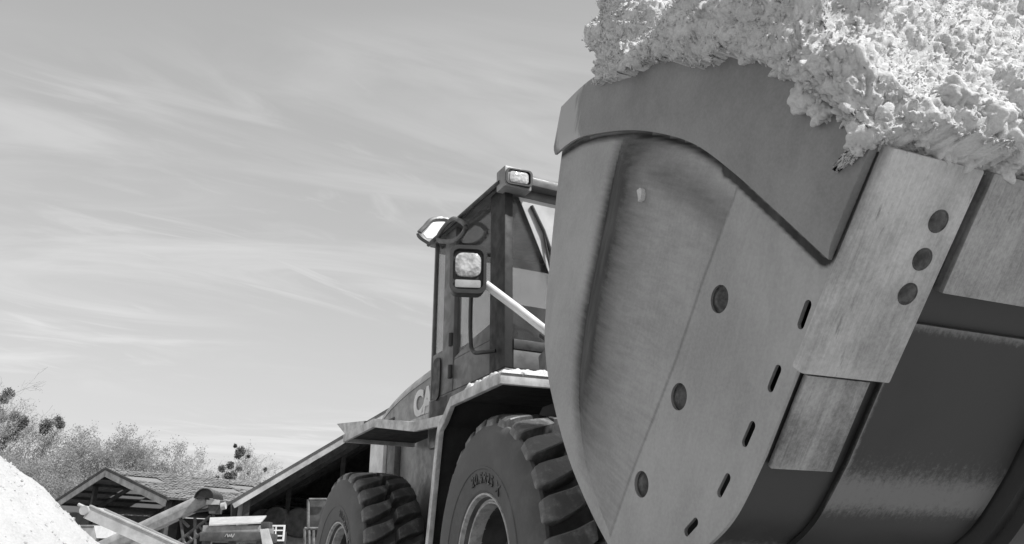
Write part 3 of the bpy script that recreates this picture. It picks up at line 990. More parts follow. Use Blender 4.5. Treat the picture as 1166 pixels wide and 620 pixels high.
# ---- side deck (rear fender and step boards), both sides
def deck(sg):
    P = [(-3.12, 1.812), (-2.37, 1.826), (-1.50, 1.672), (-0.985, 1.640)]
    b = MB(); V = []
    for (x, z) in P:
        V += [(x, sg * 1.225, z - 0.035), (x, sg * 0.62, z - 0.035), (x, sg * 0.62, z - 0.006), (x, sg * 1.225, z - 0.006)]
    F = []
    for k in range(3):
        for e in range(4):
            F.append((4 * k + e, 4 * k + (e + 1) % 4, 4 * k + 4 + (e + 1) % 4, 4 * k + 4 + e))
    F += [(0, 1, 2, 3), (15, 14, 13, 12)]
    d_ = b.add(V, F).xf(rear).build('side_deck', M['under'], loader, smooth=20)
    b = MB(); V = []
    for (x, z) in P:
        V += [(x, sg * 1.252, z - 0.066), (x, sg * 1.223, z - 0.066), (x, sg * 1.223, z), (x, sg * 1.252, z)]
    b.add(V, F).xf(rear).build('edge_strip', M['deck'], d_, bevel=0.005, smooth=20)
    MB().box(-3.148, -3.121, min(sg * 1.252, sg * .62), max(sg * 1.252, sg * .62), 1.745, 1.812).xf(rear).build('end_strip', M['deck'], d_, bevel=0.004)
    # upright tail bracket at the rear corner
    MB().hexa([(-3.56, sg * 1.20, 1.965), (-2.75, sg * 1.20, 1.87), (-2.80, sg * 1.20, 1.80), (-3.25, sg * 1.20, 1.822)],
              [(-3.60, sg * 1.10, 1.96), (-2.75, sg * 1.16, 1.87), (-2.80, sg * 1.16, 1.80), (-3.25, sg * 1.13, 1.822)]).xf(rear).build('tail_bracket', M['deck'], d_)
    # supports and the boxes under the deck
    MB().box(-4.30, -3.90, min(sg * .64, sg * .603), max(sg * .64, sg * .603), 1.30, 1.93).xf(rear).build('deck_support', M['light_plate'], loader, bevel=0.006)
    MB().box(-3.72, -3.52, min(sg * .66, sg * .603), max(sg * .66, sg * .603), 1.10, 1.82).xf(rear).build('ladder_rail', M['chassis'], loader, bevel=0.006)
    MB().box(-2.10, -1.62, min(sg * .72, sg * 0.43), max(sg * .72, sg * 0.43), 0.70, 1.60).xf(rear).build('side_tank', M['metal_mid'], loader, bevel=0.03)
    b = MB().tube([(-1.95, sg * .80, 1.0), (-1.7, sg * .84, 1.3), (-1.45, sg * 0.78, 1.58)], 0.025, 10)
    b.tube([(-1.9, sg * .78, 0.8), (-1.6, sg * .82, 1.0), (-1.35, sg * 0.7, 1.45)], 0.02, 10).xf(rear).build('hose', M['rubber_seal'], loader)
    for z in (0.55, 0.85):
        MB().box(-2.1, -1.55, min(sg * 1.25, sg * 1.0), max(sg * 1.25, sg * 1.0), z, z + 0.04).xf(rear).build('step', M['metal_mid'], loader, bevel=0.004)
deck(-1); deck(1)

# ---- hood
hp = catmull([(-2.33, 2.52), (-2.87, 2.475), (-3.45, 2.42), (-3.95, 2.325), (-4.25, 2.20), (-4.36, 2.02), (-4.38, 1.6)], 8)
bm_ = MB().prism([tuple(p - [0, 0.158]) for p in hp] + [(-4.36, 1.0), (-2.33, 1.0)], -0.60, 0.60).xf(rear)
hood = bm_.build('hood', M['paint'], loader, bevel=0.01, smooth=40)
b = MB(); V = []
ins = [(-0.604, -0.165), (-0.570, -0.075), (-0.49, -0.015), (-0.40, 0.03), (0, 0.05), (0.40, 0.03), (0.49, -0.015), (0.570, -0.075), (0.604, -0.165)]
for p in hp:
    for y, dz in ins:
        V.append((p[0], y, p[1] + dz))
n_ = len(ins)
F = [(i * n_ + j, i * n_ + j + 1, (i + 1) * n_ + j + 1, (i + 1) * n_ + j) for i in range(len(hp) - 1) for j in range(n_ - 1)]
b.add(V, F).xf(rear).build('hood_top', M['paint_sunlit'], hood, smooth=50)
# louvre panels and a darker belt on the near side
for sg in (-1, 1):
    MB().box(-3.98, -3.74, sg * 0.608 if sg < 0 else 0.598, -0.598 if sg < 0 else sg * 0.608, 1.86, 2.10).xf(rear).build('vent', M['grille'], hood)
    for k in range(6):
        z = 1.88 + k * 0.037
        MB().box(-3.97, -3.75, sg * 0.616 if sg < 0 else 0.606, -0.606 if sg < 0 else sg * 0.616, z, z + 0.014).xf(rear).build('vent_slat', M['chassis'], hood)
    MB().box(-3.55, -2.40, sg * 0.606 if sg < 0 else 0.599, -0.599 if sg < 0 else sg * 0.606, 1.83, 2.00).xf(rear).build('belt_panel', M['deck'], hood, bevel=0.002)
    # lettering on the hood side
    v, f = text_mesh('CAT', 0.285, 0.004, 0.014, 0.95)
    x1 = max(p[0] for p in v); L_ = 0.62
    def place(P, sg=sg):
        sc = L_ / x1
        X = P[:, 0] * sc if sg < 0 else (x1 - P[:, 0]) * sc
        X = np.where(True, P[:, 0] * sc, 0)
        if sg < 0:
            # seen from the machine's right the nose of the hood is on the left
            XX = -3.215 + X
        else:
            XX = -2.65 - X
        return np.stack([XX, np.full(len(P), sg * 0.603) + sg * np.abs(P[:, 2] + 0.004), 2.022 + P[:, 1] * 1.04], 1)
    MB().add(v, f).xf(place).xf(rear).build('lettering', M['white'], hood, smooth=0)
    tri = [(-3.05, 2.005), (-2.80, 2.005), (-2.925, 2.10)]
    MB().prism(tri, sg * 0.6045 if sg < 0 else 0.602, -0.602 if sg < 0 else sg * 0.6045).xf(rear).build('emblem_triangle', M['light_plate'], hood, smooth=0)
MB().box(-4.55, -4.30, -0.95, 0.95, 0.62, 1.45).xf(rear).build('counterweight', M['paint'], loader, bevel=0.05)
b = MB().tube([(-3.3, 0.25, 2.35), (-3.3, 0.25, 2.62)], 0.05, 16)
b.xf(rear).build('exhaust_pipe', M['metal_dark'], hood)

# ---- cab
CX0, CX1, CY, CZ0, CZ1 = -2.36, -1.06, 0.80, 1.70, 3.33
cb_ = MB()
cb_.box(CX0, CX1, -CY, CY, 1.62, 2.00)                        # floor box
cab = cb_.xf(rear).build('cab', M['cab_paint'], loader, bevel=0.012)
def cabpart(name, boxes, mat, bev=0.008, parent=None):
    b = MB()
    for q in boxes: b.box(*q)
    return b.xf(rear).build(name, M[mat], parent or cab, bevel=bev)
for sg in (-1, 1):
    def sy(a, b_): return (min(sg * a, sg * b_), max(sg * a, sg * b_))
    y_ = sy(0.735, 0.80)
    cabpart('pillar', [(-1.29, CX1, *y_, 2.001, CZ1)], 'pillar_black')                   # front
    cabpart('pillar', [(-2.13, -1.92, *y_, 2.12, CZ1)], 'cab_side')                   # middle
    cabpart('pillar', [(CX0, -2.335, *sy(0.768, 0.80), 2.001, CZ1)], 'cab_side', 0.004)                    # rear
    cabpart('side_panel', [(-2.334, -1.921, *sy(0.74, 0.798), 2.002, 2.36)], 'cab_side')
    d_ = cabpart('door', [(-1.918, -1.292, *sy(0.745, 0.795), 2.003, 2.24)], 'cab_side', 0.01)
    b = MB()
    b.prism([(-1.918, 2.241), (-1.292, 2.241), (-1.292, 2.36), (-1.60, 2.32), (-1.918, 2.25)], *sy(0.748, 0.793)).xf(rear).build('door_panel', M['cab_side'], cab, bevel=0.006)
    cabpart('door_window', [(-1.915, -1.295, *sy(0.766, 0.772), 2.25, 3.32)], 'cab_glass', 0)
    cabpart('side_window', [(-2.334, -2.132, *sy(0.776, 0.782), 2.361, 3.32)], 'cab_glass', 0)
    for z in (2.1, 2.35):
        MB().tube([(-1.945, sg * 0.805, z), (-1.945, sg * 0.805, z + 0.10)], 0.022, 10).xf(rear).build('hinge', M['black'], cab)
# front
cabpart('front_panel', [(-1.10, CX1 + 0.004, -0.734, 0.734, 2.001, 2.13)], 'cab_side')
cabpart('front_sill', [(-1.11, CX1 + 0.01, -0.734, 0.734, 2.131, 2.20)], 'black', 0.004)
cabpart('header', [(-1.12, CX1 - 0.002, -0.734, 0.734, 3.26, 3.329)], 'cab_paint')
cabpart('windshield', [(-1.09, -1.084, -0.734, 0.734, 2.201, 3.259)], 'cab_glass', 0)
cabpart('rear_panel', [(CX0 + 0.002, -2.337, -0.766, 0.766, 2.002, 2.36)], 'cab_paint')
cabpart('rear_window', [(-2.350, -2.344, -0.766, 0.766, 2.361, 3.25)], 'cab_glass', 0)
cabpart('rear_header', [(CX0 + 0.002, -2.337, -0.766, 0.766, 3.251, 3.329)], 'cab_paint')
# pale panel added as the bright reflection on the upper windshield, cut on a slant, with the wiper in front of it
refl_ = [(-0.69, 3.255), (0.66, 3.255), (0.50, 2.66), (-0.425, 2.66)]
MB().prism([(y, z) for y, z in refl_], -1.060, -1.054, axis=0).xf(rear).build('reflection_panel', M['metal_pale'], cab)
MB().tube([(-1.04, -0.595, 3.20), (-1.035, -0.50, 3.02), (-1.035, -0.44, 2.86), (-1.038, -0.42, 2.80)], 0.014, 8).tube([(-1.035, -0.50, 3.0), (-1.03, -0.455, 2.74)], 0.008, 6).xf(rear).build('wiper', M['black'], cab)
# roof with a chamfered rim
b = MB()
lo_ = [(-2.44, -0.82), (-1.02, -0.82), (-0.98, -0.70), (-0.98, 0.70), (-1.02, 0.82), (-2.44, 0.82)]
hi_ = [(-2.38, -0.70), (-1.10, -0.70), (-1.06, -0.62), (-1.06, 0.62), (-1.10, 0.70), (-2.38, 0.70)]
z0, z1, z2 = 3.331, 3.395, 3.455
V = [(x, y, z0) for x, y in lo_] + [(x, y, z1) for x, y in lo_] + [(x, y, z2) for x, y in hi_]
F = [tuple(range(5, -1, -1)), tuple(range(12, 18))]
for k in (0, 6):
    for i in range(6):
        F.append((k + i, k + (i + 1) % 6, k + 6 + (i + 1) % 6, k + 6 + i))
b.add(V, F).xf(rear).build('roof', M['cab_side'], cab, bevel=0.012, smooth=25)
b = MB().tube([(-2.40, -0.845, 3.335), (-1.05, -0.845, 3.335)], 0.017, 8).tube([(-1.55, -0.845, 3.335), (-1.55, -0.80, 3.36)], 0.014, 8)
b.tube([(-1.18, -0.845, 3.335), (-1.18, -0.80, 3.38)], 0.02, 8)
b.xf(rear).build('gutter_rail', M['black'], cab)
# inside the cab
MB().box(-2.05, -1.55, -0.26, 0.26, 2.06, 2.20).xf(rear).build('seat', M['seat_cloth'], cab, bevel=0.05)
b = MB().prism([(-0.27, 2.20), (0.27, 2.20), (0.30, 2.62), (0.22, 2.80), (-0.22, 2.80), (-0.30, 2.62)], -2.12, -2.00, axis=0)
b.xf(rear).build('seat_back', M['seat_cloth'], cab, bevel=0.04)
b = MB().tube([(-1.30, 0, 2.0), (-1.42, 0, 2.45)], 0.04, 10)
ring = [(-1.43 + 0.08 * math.sin(a), 0.19 * math.cos(a), 2.47 + 0.17 * math.sin(a)) for a in np.linspace(0, 2 * math.pi, 25)[:-1]]
b.tube(ring, 0.014, 8, closed=True).xf(rear).build('steering_wheel', M['black'], cab)
MB().box(-1.40, -1.12, -0.30, 0.30, 2.0, 2.38).xf(rear).build('dashboard', M['seat_cloth'], cab, bevel=0.03)
MB().box(-1.75, -1.35, -0.55, -0.36, 2.0, 2.36).xf(rear).build('console', M['seat_cloth'], cab, bevel=0.03)

# ---- lamps
def lamp(name, x, y, z, w, h, d, lens_r, fn, yaw=0.0, two=False, label=None):
    def rr(w, h, r, n=5):
        out = []
        for cx, cz, a0 in ((w / 2 - r, h / 2 - r, 0), (-w / 2 + r, h / 2 - r, 90), (-w / 2 + r, -h / 2 + r, 180), (w / 2 - r, -h / 2 + r, 270)):
            for k in range(n + 1):
                a = math.radians(a0 + 90 * k / n); out.append((cx + r * math.cos(a), cz + r * math.sin(a)))
        return out
    def tr(P):
        c, s = math.cos(yaw), math.sin(yaw)
        X = P[:, 0] * c - P[:, 1] * s + x; Y = P[:, 0] * s + P[:, 1] * c + y
        return fn(np.stack([X, Y, P[:, 2] + z], 1))
    rings = [(-d, 0.72, 0), (-d * 0.75, 0.92, 0), (-0.01, 1.0, 0), (0.0, 1.0, 0), (0.0, 0.84, 0), (-0.02, 0.80, 0)]
    V, F = [], []
    for xx, sc, _ in rings:
        V += [(xx, a, b_) for a, b_ in rr(w * sc, h * sc, lens_r * sc)]
    m = len(rr(w, h, lens_r))
    for i in range(len(rings) - 1):
        for k in range(m):
            F.append((i * m + k, i * m + (k + 1) % m, (i + 1) * m + (k + 1) % m, (i + 1) * m + k))
    F.append(tuple(range(m - 1, -1, -1))); F.append(tuple(5 * m + k for k in range(m)))
    o = MB().add(V, F).xf(tr).build(name, M['black'], loader, smooth=40)
    if label: o['label'] = label
    if two:
        zc, hh = h * 0.10, h * 0.50
        MB().prism([(a, b_ - h * 0.30) for a, b_ in rr(w * 0.70, h * 0.16, 0.008)], -0.019, -0.006, axis=0).xf(tr).build('indicator_lens', M['lens_dim'], o, bevel=0.003)
    else:
        zc, hh = 0, h * 0.72
    ww = w * 0.72
    V, F = [], []
    prof_ = [(1.0, -0.018), (0.97, -0.006), (0.75, 0.000), (0.45, 0.003), (0.12, 0.004)]
    for sc, xx in prof_:
        V += [(xx, a, b_ + zc) for a, b_ in rr(ww * sc, hh * sc, min(ww, hh) * 0.3 * sc)]
    for i in range(len(prof_) - 1):
        for k in range(m):
            F.append((i * m + k, i * m + (k + 1) % m, (i + 1) * m + (k + 1) % m, (i + 1) * m + k))
    F.append(tuple(4 * m + k for k in range(m)))
    MB().add(V, F).xf(tr).build('lens', M['lens'], o, smooth=40)
    return o
t = MT('lamp_lens', 0.75, 0.12)
wv = t.n.new('ShaderNodeTexVoronoi'); wv.inputs['Scale'].default_value = 42; t.l.new(t.co, wv.inputs['Vector'])
t.color(t.rng(t.noise(22, 4), 0.35, 0.65, 0.30, 0.55)).bump(wv.outputs['Distance'], 0.6, 0.006); M['lens'] = t.m
simple('lens_dim', 0.4, 0.25, var=0.2)
ident = lambda P: P
lamp('headlamp', -0.16, -1.325, 2.325, 0.205, 0.285, 0.15, 0.045, ident, math.radians(-16), True, 'headlamp on a bracket arm in front of the cab door')
lamp('headlamp', -0.16, 1.295, 2.325, 0.195, 0.275, 0.15, 0.045, ident, math.radians(10), True)
for sg in (-1, 1):
    b = MB().tube([(-0.22, sg * 1.20, 2.27), (-0.20, sg * 1.02, 2.15), (-0.17, sg * 0.70, 1.93), (-0.17, sg * 0.45, 1.80)], 0.026, 12)
    b.build('headlamp_arm', M['light_plate'], loader)
    MB().tube([(-0.25, sg * 0.84, 2.02), (-0.20, sg * 0.80, 1.96), (-0.20, sg * 0.76, 1.98), (-0.24, sg * 0.72, 1.9)], 0.016, 8).build('lamp_cable', M['black'], loader)
o = lamp('roof_lamp', -0.94, -0.745, 3.350, 0.20, 0.125, 0.13, 0.03, rear, math.radians(-8), False, 'rectangular work lamp on the cab roof corner')
lamp('roof_lamp', -0.94, 0.745, 3.350, 0.20, 0.125, 0.13, 0.03, rear, math.radians(8), False)
for sg in (-1, 1):
    MB().box(-1.10, -0.962, min(sg * .635, sg * .85), max(sg * .635, sg * .85), 3.272, 3.432).xf(rear).build('lamp_box', M['paint'], loader, bevel=0.012)
# guard loops with a pale lens at the rear roof corner
def guard(sg):
    y0 = sg * 0.82
    L1 = catmull([(-2.46, sg * a, z) for a, z in ((0.913, 3.444), (0.86, 3.522), (0.797, 3.60), (0.68, 3.632), (0.62, 3.60), (0.69, 3.48), (0.775, 3.385), (0.86, 3.40))], 4, True)
    g_ = MB().tube([tuple(p) for p in L1], 0.022, 8, closed=True).xf(rear).build('lamp_guard', M['cab_side'], loader)
    L2 = catmull([(x, sg * 0.86, z) for x, z in ((-2.146, 3.291), (-2.04, 3.35), (-1.828, 3.352), (-1.60, 3.20), (-1.70, 3.15), (-1.905, 3.185))], 5, True)
    MB().tube([tuple(p) for p in L2], 0.020, 8, closed=True).xf(rear).build('guard_loop', M['cab_paint'], g_)
    MB().prism([(sg * a, z) for a, z in ((0.875, 3.452), (0.79, 3.577), (0.68, 3.603), (0.665, 3.575), (0.76, 3.43), (0.84, 3.42))], -2.466, -2.454, axis=0).xf(rear).build('lens', M['white'], g_)
guard(-1); guard(1)
# grab handle beside the door, cab corner slot
gh = catmull([(-1.43, -0.86, 2.93), (-1.43, -0.88, 2.60), (-1.43, -0.88, 2.30), (-1.38, -0.88, 2.17), (-1.22, -0.87, 2.13), (-1.15, -0.82, 2.13)], 6)
MB().tube([tuple(p) for p in gh], 0.015, 8).tube([(-1.43, -0.86, 2.93), (-1.43, -0.79, 2.93)], 0.015, 8).xf(rear).build('grab_handle', M['black'], loader)
slot = catmull([(-2.27, -0.803, 2.42), (-2.16, -0.803, 2.42), (-2.14, -0.803, 2.30), (-2.16, -0.803, 2.12), (-2.27, -0.803, 2.12), (-2.29, -0.803, 2.30)], 4, True)
MB().prism([(p[0], p[2] - 0.12) for p in slot], -0.812, -0.797).xf(rear).build('vent', M['black'], cab)
# side body panel below the cab rear
MB().box(-2.38, -1.92, -0.80, -0.62, 1.66, 2.001).xf(rear).build('side_panel', M['cab_side'], cab, bevel=0.01)

# ================================================================== THE LOAD IN THE BUCKET
def superell(nu, nv, a, e1, e2, lat0):
    la = np.linspace(lat0, math.pi / 2, nv); lo = np.linspace(-math.pi, math.pi, nu, endpoint=False)
    LA, LO = np.meshgrid(la, lo, indexing='ij')
    pw = lambda c, e: np.sign(c) * np.abs(c) ** e
    x = a[0] * pw(np.cos(LA), e1) * pw(np.cos(LO), e2)
    y = a[1] * pw(np.cos(LA), e1) * pw(np.sin(LO), e2)
    z = a[2] * pw(np.sin(LA), e1)
    return np.stack([x, y, z], -1)
nu, nv = 1350, 350
S_ = superell(nu, nv, (0.93, 1.56, 1.0), 0.80, 0.36, -0.42)
ep = np.array([0.842, 0, -0.540]); en = np.array([-0.22, 0, 0.975])
CEN = np.array([2.16, 0.0, 2.03])
P = CEN + S_[..., :1] * ep + S_[..., 1:2] * np.array([0, 1.0, 0]) + S_[..., 2:3] * en
def even(P):
    """spread the rings of the grid evenly along their length"""
    Q_ = P.copy()
    r = P[P.shape[0] // 4]; r = np.vstack([r, r[:1]])
    md = (r[1:] + r[:-1]) / 2
    wt = np.where((md[:, 1] < -0.4) | (md[:, 0] > CEN[0] + 0.35), 2.0, 0.7)
    s = np.r_[0, np.cumsum(np.linalg.norm(np.diff(r, axis=0), axis=1) * wt)]
    fi = np.interp(np.linspace(0, s[-1], P.shape[1], endpoint=False), s, np.arange(len(s)))
    i0 = np.floor(fi).astype(int) % P.shape[1]; i1 = (i0 + 1) % P.shape[1]; fr0 = (fi - np.floor(fi))[None, :, None]
    Q_ = P[:, i0] * (1 - fr0) + P[:, i1] * fr0
    P = Q_.copy()
    for j in range(P.shape[1]):
        s = np.r_[0, np.cumsum(np.linalg.norm(np.diff(P[:, j], axis=0), axis=1))]
        t_ = np.linspace(0, s[-1], P.shape[0])
        Q_[:, j] = np.stack([np.interp(t_, s, P[:, j, k]) for k in range(3)], 1)
    return Q_
P = even(P)
def normals(P):
    du = np.roll(P, -1, 1) - np.roll(P, 1, 1)
    dv = np.gradient(P, axis=0)
    n = np.cross(du, dv); n[-7:] = n[-8:-7].mean(axis=1, keepdims=True); l = np.linalg.norm(n, axis=-1, keepdims=True)
    return n / np.maximum(l, 1e-9)
n0 = normals(P)
if (n0[nv // 2, 0] @ (P[nv // 2, 0] - CEN)) < 0: n0 = -n0
def puff(P): return np.sqrt(noise3(P) ** 2 + 0.0009)
def billow(P): return 1 - 2 * np.abs(noise3(P))
q = P + 0.10 * np.stack([noise3(P * 2.1 + 5), noise3(P * 2.1 + 9), noise3(P * 2.1 + 2)], -1)
d1 = 0.13 * noise3(q * 1.7 + 3.1) + 0.20 * (puff(q * 2.4 + 1.7) - 0.3)
d1[-7:] = d1[-8].mean()
P = P + n0 * d1[..., None]
# the heap keeps close to the bucket's sides and lip before the fine relief is laid on
X, Y, Z = P[..., 0], P[..., 1], P[..., 2]
zed = np.interp(X, TOPE[:, 0], TOPE[:, 1])
lump = noise3(P * 4.3 + 11)
lim = HW + 0.05 + 0.05 * lump + 0.5 * np.clip(Z - zed + 0.04, 0, 0.08) - 0.45 * np.clip(Z - zed - 0.12, 0, 1)
Y = np.where(np.abs(Y) > lim, np.sign(Y) * (lim + 0.25 * (np.abs(Y) - lim)), Y)
xl = LIP[0] + 0.055 + 0.07 * lump - 0.30 * np.clip(Z - LIP[1] - 0.05, 0, 1)
X = np.where(X > xl, xl + 0.25 * (X - xl), X)
P = np.stack([X, Y, Z], -1)
n1_ = normals(P)
if (n1_[nv // 2, 0] @ n0[nv // 2, 0]) < 0: n1_ = -n1_
q = P + 0.03 * np.stack([noise3(P * 9 + 5), noise3(P * 9 + 9), noise3(P * 9 + 2)], -1)
d2 = 0.060 * (puff(q * 5.5) - 0.25) + 0.026 * (puff(q * 13) - 0.25) + 0.022 * (puff(q * 30) - 0.25) + 0.020 * (puff(q * 62) - 0.25)
d2[-7:] = d2[-8].mean()
P = P + n1_ * d2[..., None]
# where the load overhangs the side or the lip it ends in a ragged fringe
X, Y, Z = P[..., 0], P[..., 1], P[..., 2]
zed = np.interp(X, TOPE[:, 0], TOPE[:, 1])
fr_ = 0.018 + 0.05 * np.clip(noise3(np.stack([X * 5, Y * 0 + 1.5, X * 0 + 7], -1)) + 0.25, 0, 1) + 0.016 * noise3(np.stack([X * 26, Y * 0 + 2, X * 0], -1)) \
    + 0.015 * np.exp(-((X - 2.54) / 0.06) ** 2)
fr_ = np.where(X > 2.50, np.minimum(fr_, 0.02), fr_)
ytg = HW + 0.022 - 0.10 * np.clip((zed - fr_ - Z) / 0.03, 0, 1)
lowside = (np.abs(Y) > ytg) & (Z < zed - fr_)
Y = np.where(lowside, np.sign(Y) * ytg, Y)
of = (X - LIP[0]) * FN[0] + (Z - LIP[1]) * FN[1]
frl = 0.012 + 0.02 * np.clip(noise3(np.stack([Y * 7, Y * 0 + 1.5, X * 0 + 3], -1)) + 0.2, 0, 1) + 0.015 * noise3(np.stack([Y * 34, Y * 0 + 4, X * 0], -1))
zl = LIP[1] + 0.03 - frl
oft = 0.02 - 0.09 * np.clip((zl - Z) / 0.03, 0, 1)
lowlip = (of > oft) & (Z < zl)
X = np.where(lowlip, X - (of - oft) / FN[0], X)
# keep what lies inside the bucket off its back wall
backx = np.interp(Z, BACK[::-1, 1], BACK[::-1, 0])
X = np.where(Z < 2.59, np.maximum(X, backx + 0.06), X)
bl = np.where(np.abs(Y) > 1.0, 1.49, 1.27)
X = np.where((Z > 2.45) & (X < bl), bl + 0.25 * (X - bl), X)
P = np.stack([X, Y, Z], -1)
V = P.reshape(-1, 3)
i_, j_ = np.meshgrid(np.arange(nv - 1), np.arange(nu), indexing='ij')
a = i_ * nu + j_; b_ = i_ * nu + (j_ + 1) % nu
F = np.stack([a, b_, b_ + nu, a + nu], -1).reshape(-1, 4)
load = raw('fibre_load', V, F, M['fibre'])
tag(load, 'white fluffy fibrous material heaped high in the loader bucket', 'heap')
# loose flakes and tufts all over it
ico = np.array([(1, 0, 0), (-1, 0, 0), (0, 1, 0), (0, -1, 0), (0, 0, 1), (0, 0, -1.0)])
icf = np.array([(0, 2, 4), (2, 1, 4), (1, 3, 4), (3, 0, 4), (2, 0, 5), (1, 2, 5), (3, 1, 5), (0, 3, 5)])
def flakes(n, src, nor, area_w, rmin, rmax, stretch=1.8):
    idx = rng.choice(len(src), n, p=area_w / area_w.sum())
    c = src[idx] + rng.normal(size=(n, 3)) * 0.004 + nor[idx] * rng.uniform(-0.004, 0.006, (n, 1))
    r = rmin + (rmax - rmin) * rng.random(n) ** 2.2
    ax = rng.normal(size=(n, 3)); ax /= np.linalg.norm(ax, axis=1, keepdims=True)
    st_ = rng.uniform(0.3, stretch, n)
    J = ico[None] * (1 + rng.normal(size=(n, 6, 1)) * 0.28)
    J = J + (J @ ax[:, :, None]) * ax[:, None, :] * (st_[:, None, None] - 0.5)
    Vv = c[:, None, :] + J * r[:, None, None]
    Ff = icf[None] + (np.arange(n) * 6)[:, None, None]
    return Vv.reshape(-1, 3), Ff.reshape(-1, 3)
nn2 = normals(P)
if (nn2[nv // 2, 0] @ n0[nv // 2, 0]) < 0: nn2 = -nn2
du = np.linalg.norm(np.roll(P, -1, 1) - P, axis=-1); dv = np.linalg.norm(np.gradient(P, axis=0), axis=-1)
aw = (np.minimum(du, .03) * np.minimum(dv, .03))
zed = np.interp(P[..., 0], TOPE[:, 0], TOPE[:, 1])
aw = aw * (P[..., 2] > zed - 0.16) * ((np.abs(P[..., 1]) > HW) | (P[..., 2] > zed - 0.02))
Vf, Ff = flakes(50000, P.reshape(-1, 3), nn2.reshape(-1, 3), aw.ravel(), 0.0015, 0.0055, 2.6)
fl_ = raw('loose_flakes', Vf, Ff, M['fibre'], load, True)
fl_['kind'] = 'stuff'
# clumps hanging over the edge
def clump(c, r, seed):
    nl_, nm_ = 60, 36
    la = np.linspace(-math.pi / 2, math.pi / 2, nm_); lo = np.linspace(0, 2 * math.pi, nl_, endpoint=False)
    LA, LO = np.meshgrid(la, lo, indexing='ij')
    D_ = np.stack([np.cos(LA) * np.cos(LO), np.cos(LA) * np.sin(LO), np.sin(LA)], -1)
    B_ = D_ * np.array(r) * 0.68 + np.array(c)
    q = B_ + seed
    am = min(1.0, r[2] / 0.04)
    d_ = 0.045 * noise3(q * 9) + 0.025 * (puff(q * 15) - 0.25) + 0.026 * (puff(q * 30) - 0.25) + 0.019 * (puff(q * 64) - 0.25)
    B_ = B_ + D_ * d_[..., None] * am
    i2, j2 = np.meshgrid(np.arange(nm_ - 1), np.arange(nl_), indexing='ij')
    a = i2 * nl_ + j2; b_ = i2 * nl_ + (j2 + 1) % nl_
    raw('hanging_clump', B_.reshape(-1, 3), np.stack([a, b_, b_ + nl_, a + nl_], -1).reshape(-1, 4), M['fibre'], load if c[0] > 1 else cr)
CL = [((2.47, -1.395, 1.985), (0.060, 0.04, 0.07)), ((2.55, -1.40, 1.875), (0.055, 0.04, 0.075)), ((2.575, -1.40, 1.80), (0.045, 0.035, 0.06)), ((2.64, -1.40, 1.745), (0.06, 0.05, 0.065)), ((2.668, -1.405, 1.655), (0.04, 0.045, 0.055)),
      ((2.70, -1.365, 1.68), (0.05, 0.05, 0.065)), ((2.36, -1.395, 2.10), (0.06, 0.035, 0.06))]
for k in range(26):
    CL.append(((2.715 + 0.015 * rng.normal(), -1.28 + 0.085 * k, 1.668 + 0.014 * rng.normal()), (0.05, 0.065, 0.035 + 0.016 * rng.random())))
for k in range(22):
    CL.append(((2.752 + 0.015 * rng.normal(), -1.22 + 0.105 * k, 1.722 + 0.02 * rng.normal()), (0.055, 0.075, 0.055 + 0.016 * rng.random())))
for k in range(12):
    CL.append(((2.775 + 0.012 * rng.normal(), -1.22 + 0.07 * k, 1.712 + 0.02 * rng.normal()), (0.05, 0.07, 0.055)))
for k in range(17):                                        # crust lying on the front edge of the fender
    CL.append(((0.278 + 0.006 * rng.normal(), -1.29 + 0.034 * k, 1.640 + 0.004 * rng.normal()), (0.018, 0.03, 0.014)))
for k_i, (c, r) in enumerate(CL):
    clump(c, r, 3.7 * k_i)
# thin white crust along the bare back corner of the bucket rim
rim_v = []
pts = resample(TOPE[:14], 160)
for k, p in enumerate(pts):
    for j, w in enumerate(np.linspace(0, 1, 7)):
        h = 0.022 * math.sin(math.pi * w) * (0.6 + 0.8 * float(noise3(np.array([k * 0.17, w * 2, 3.0])) + 0.3))
        rim_v.append((p[0], -HW - 0.028 + 0.075 * w, p[1] + 0.002 + max(h, 0)))
F = [(k * 7 + j, (k + 1) * 7 + j, (k + 1) * 7 + j + 1, k * 7 + j + 1) for k in range(159) for j in range(6)]
tag(raw('rim_crust', rim_v, F, M['fibre'], load), kind='stuff')
# a small white splash stuck to the side plate
x, z = 1.775, 1.915
sx = [(0.012 * math.cos(a) * (1 + 0.35 * math.sin(3 * a + 1)) + x, 0.030 * math.sin(a) * (1 + 0.3 * math.cos(2 * a)) + z) for a in np.linspace(0, 2 * math.pi, 22)[:-1]]
hr = float(side_relief(np.array([(x, z)]))[0][0])
tag(MB().prism(sx, -HW - hr - 0.014, -HW - hr + 0.01).build('splash', M['fibre'], None, bevel=0.004), 'small white splash of fibre stuck on the bucket side', 'splash')

# ================================================================== THE YARD BEHIND
# ---- white heap at the left
n = 260
ang = np.linspace(0, 2 * math.pi, n, endpoint=False); rr_ = np.linspace(0.0, 1, 150)
A_, R_ = np.meshgrid(ang, rr_, indexing='ij')
hx, hy, HR, HH = -10.3, 12.6, 5.6, 4.15
wob = 1 + 0.10 * noise3(np.stack([np.cos(A_) * 1.6, np.sin(A_) * 1.6, A_ * 0 + 2], -1))
Xh = hx + np.cos(A_) * R_ * HR * wob; Yh = hy + np.sin(A_) * R_ * HR * wob
Zh = HH * (np.sqrt((1 - R_) ** 2 + 0.012) - 0.11) / 0.895
Q3 = np.stack([Xh, Yh, Zh], -1)
Zh = Zh + (0.10 * noise3(Q3 * 0.9) + 0.05 * noise3(Q3 * 3) + 0.022 * billow(Q3 * 8) + 0.012 * noise3(Q3 * 22)) * np.clip((1 - R_) * 6, 0, 1) - 0.02 * (R_ > 0.985)
V = yard(np.stack([Xh, Yh, Zh], -1)).reshape(-1, 3)
